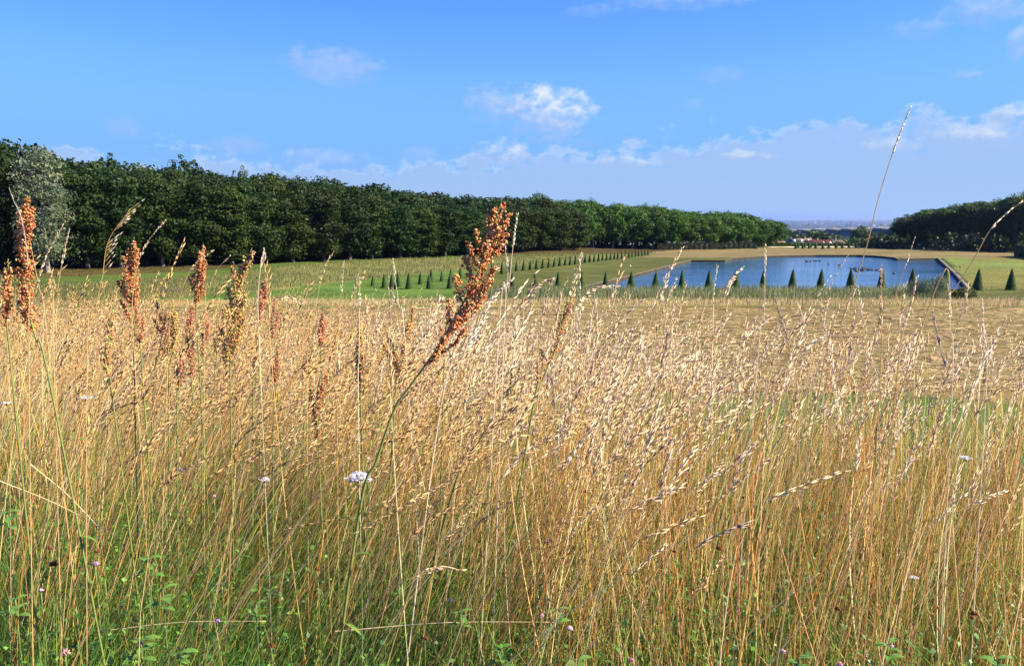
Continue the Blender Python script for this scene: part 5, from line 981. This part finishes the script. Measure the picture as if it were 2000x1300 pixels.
for k, (px, py, y, wp, lb) in enumerate([(104, 1104, 1.75, 20, 'rust brown dead clover head low at left'), (100, 1072, 1.9, 13, 'smaller rust brown dead head above the one at left'), (192, 1078, 1.85, 14, 'rust brown dead head beside the pink clover'), (812, 1042, 1.9, 16, 'brown dead head below the centre'), (830, 1248, 1.65, 15, 'brown dead head near the bottom centre'), (1144, 962, 2.0, 14, 'reddish brown dead head right of centre'),
        (1636, 1190, 1.7, 14, 'dark brown dead head at lower right'), (1903, 1200, 1.7, 18, 'rust brown dead head at the lower right edge'), (1900, 1208, 1.75, 12, 'smaller rust brown dead head by the one at the right edge'), (1405, 1072, 1.8, 15, 'rust brown dead head right of centre low in the grass'), (1318, 1078, 1.85, 12, 'small brown dead head left of the one right of centre'), (620, 1112, 1.8, 12, 'small brown dead head left of centre'), (1460, 1030, 2.0, 12, 'small rust head among stalks at right'), (530, 1262, 1.65, 16, 'rusty dead head near the bottom left of centre')]):
    clover(px, py, y, wp, lb, BR, 350 + k, 'dead_flower_head', 'rust brown dead flower heads', 'seed head')
# broad leaved herbs that can be picked out
def herb(px, py, y, spx, label, seed, c=(.10, .21, .035), nl=6, asp=.42):
    rng = np.random.default_rng(seed); top = P(px, py, y); g_ = float(hz(top[0], top[1])); r = empty('leafy_herb', (top[0], top[1], g_)); root = np.array(r.location); tag(r, label, 'herb', 'leafy herbs low in the grass')
    flower_stem(r, root, top, (.12, .18, .05), .0014); S = spx * y / FPX
    for k in range(nl):
        a_ = k * 2.4 + rng.uniform(0, 1); zz = top + [0, 0, -k * S * .18]; ax = np.array([math.cos(a_), math.sin(a_), .35]); ax /= np.linalg.norm(ax); sd_ = unit(np.cross(ax, [0, 0, 1.])); V = []; Ll = S * rng.uniform(.6, 1.); m_ = 6
        for i in range(m_ + 1):
            f = i / m_; w_ = Ll * asp * .5 * math.sin(math.pi * min(1, f * .93 + .05)) ** .8; c_ = zz + ax * Ll * f + np.array([0, 0, -Ll * .35 * f * f]); V += [c_ - sd_ * w_ + [0, 0, w_ * .25], c_, c_ + sd_ * w_ + [0, 0, w_ * .25]]
        F = [(i * 3 + j, i * 3 + j + 1, i * 3 + j + 4, i * 3 + j + 3) for i in range(m_) for j in range(2)]; mb = MB(); mb.add(np.array(V) - root, F, var(rng, c, len(V), .08, .02)); mb.build('leaf', M_BLADE, r, True)
for k, (px, py, y, sp, lb) in enumerate([(290, 1090, 1.75, 42, 'jagged green leaf plant in the shadowy gap at left'), (318, 1150, 1.7, 46, 'broad green leaf plant below the jagged one at left'), (275, 1250, 1.6, 46, 'green oval leaved herb near the bottom left'), (350, 1275, 1.55, 44, 'green oval leaved herb on the bottom edge at left'), (14, 1000, 1.8, 34, 'bright green leaf plant at the left edge'), (30, 1170, 1.65, 40, 'blue green leafy herb at the lower left edge'),
        (145, 838, 2.2, 26, 'dark green toothed leaf plant among straw at left'), (735, 826, 2.2, 22, 'small green leaf plant left of the big sorrel stem'), (980, 1265, 1.6, 40, 'bright green leaf plant at bottom centre'), (1090, 1190, 1.65, 34, 'green trefoil leaf plant by the pink blossoms'), (1130, 1290, 1.55, 40, 'dark green leafy herb on the bottom edge at centre'), (1560, 1285, 1.55, 40, 'green herb beside the pale pink blossom at bottom right'), (1740, 1255, 1.6, 38, 'green trefoil plant at bottom right'), (1950, 1285, 1.55, 42, 'dark green leafy herb in the lower right corner'), (900, 1195, 1.7, 34, 'narrow green leaf plant low in the centre'), (500, 1180, 1.7, 30, 'small green herb left of centre')]):
    herb(px, py, y, sp, lb, 400 + k)

# ------------------------------------------------------------------ air
hm = bpy.data.materials.new('haze_air'); hm.use_nodes = True; t = hm.node_tree; t.nodes.clear(); o_ = t.nodes.new('ShaderNodeOutputMaterial'); v_ = t.nodes.new('ShaderNodeVolumePrincipled')
v_.inputs['Color'].default_value = (.36, .52, .86, 1); v_.inputs['Density'].default_value = 5.5e-5; v_.inputs['Anisotropy'].default_value = .5; t.links.new(v_.outputs[0], o_.inputs['Volume'])
mb = MB(); mb.box(-18500, 18500, -650, 26500, float(Z1.min()) - 1.5, 40, (1, 1, 1)); hz_o = mb.build('haze', hm); hz_o['kind'] = 'stuff'; hz_o['label'] = 'thin blue haze filling the air over the plain'
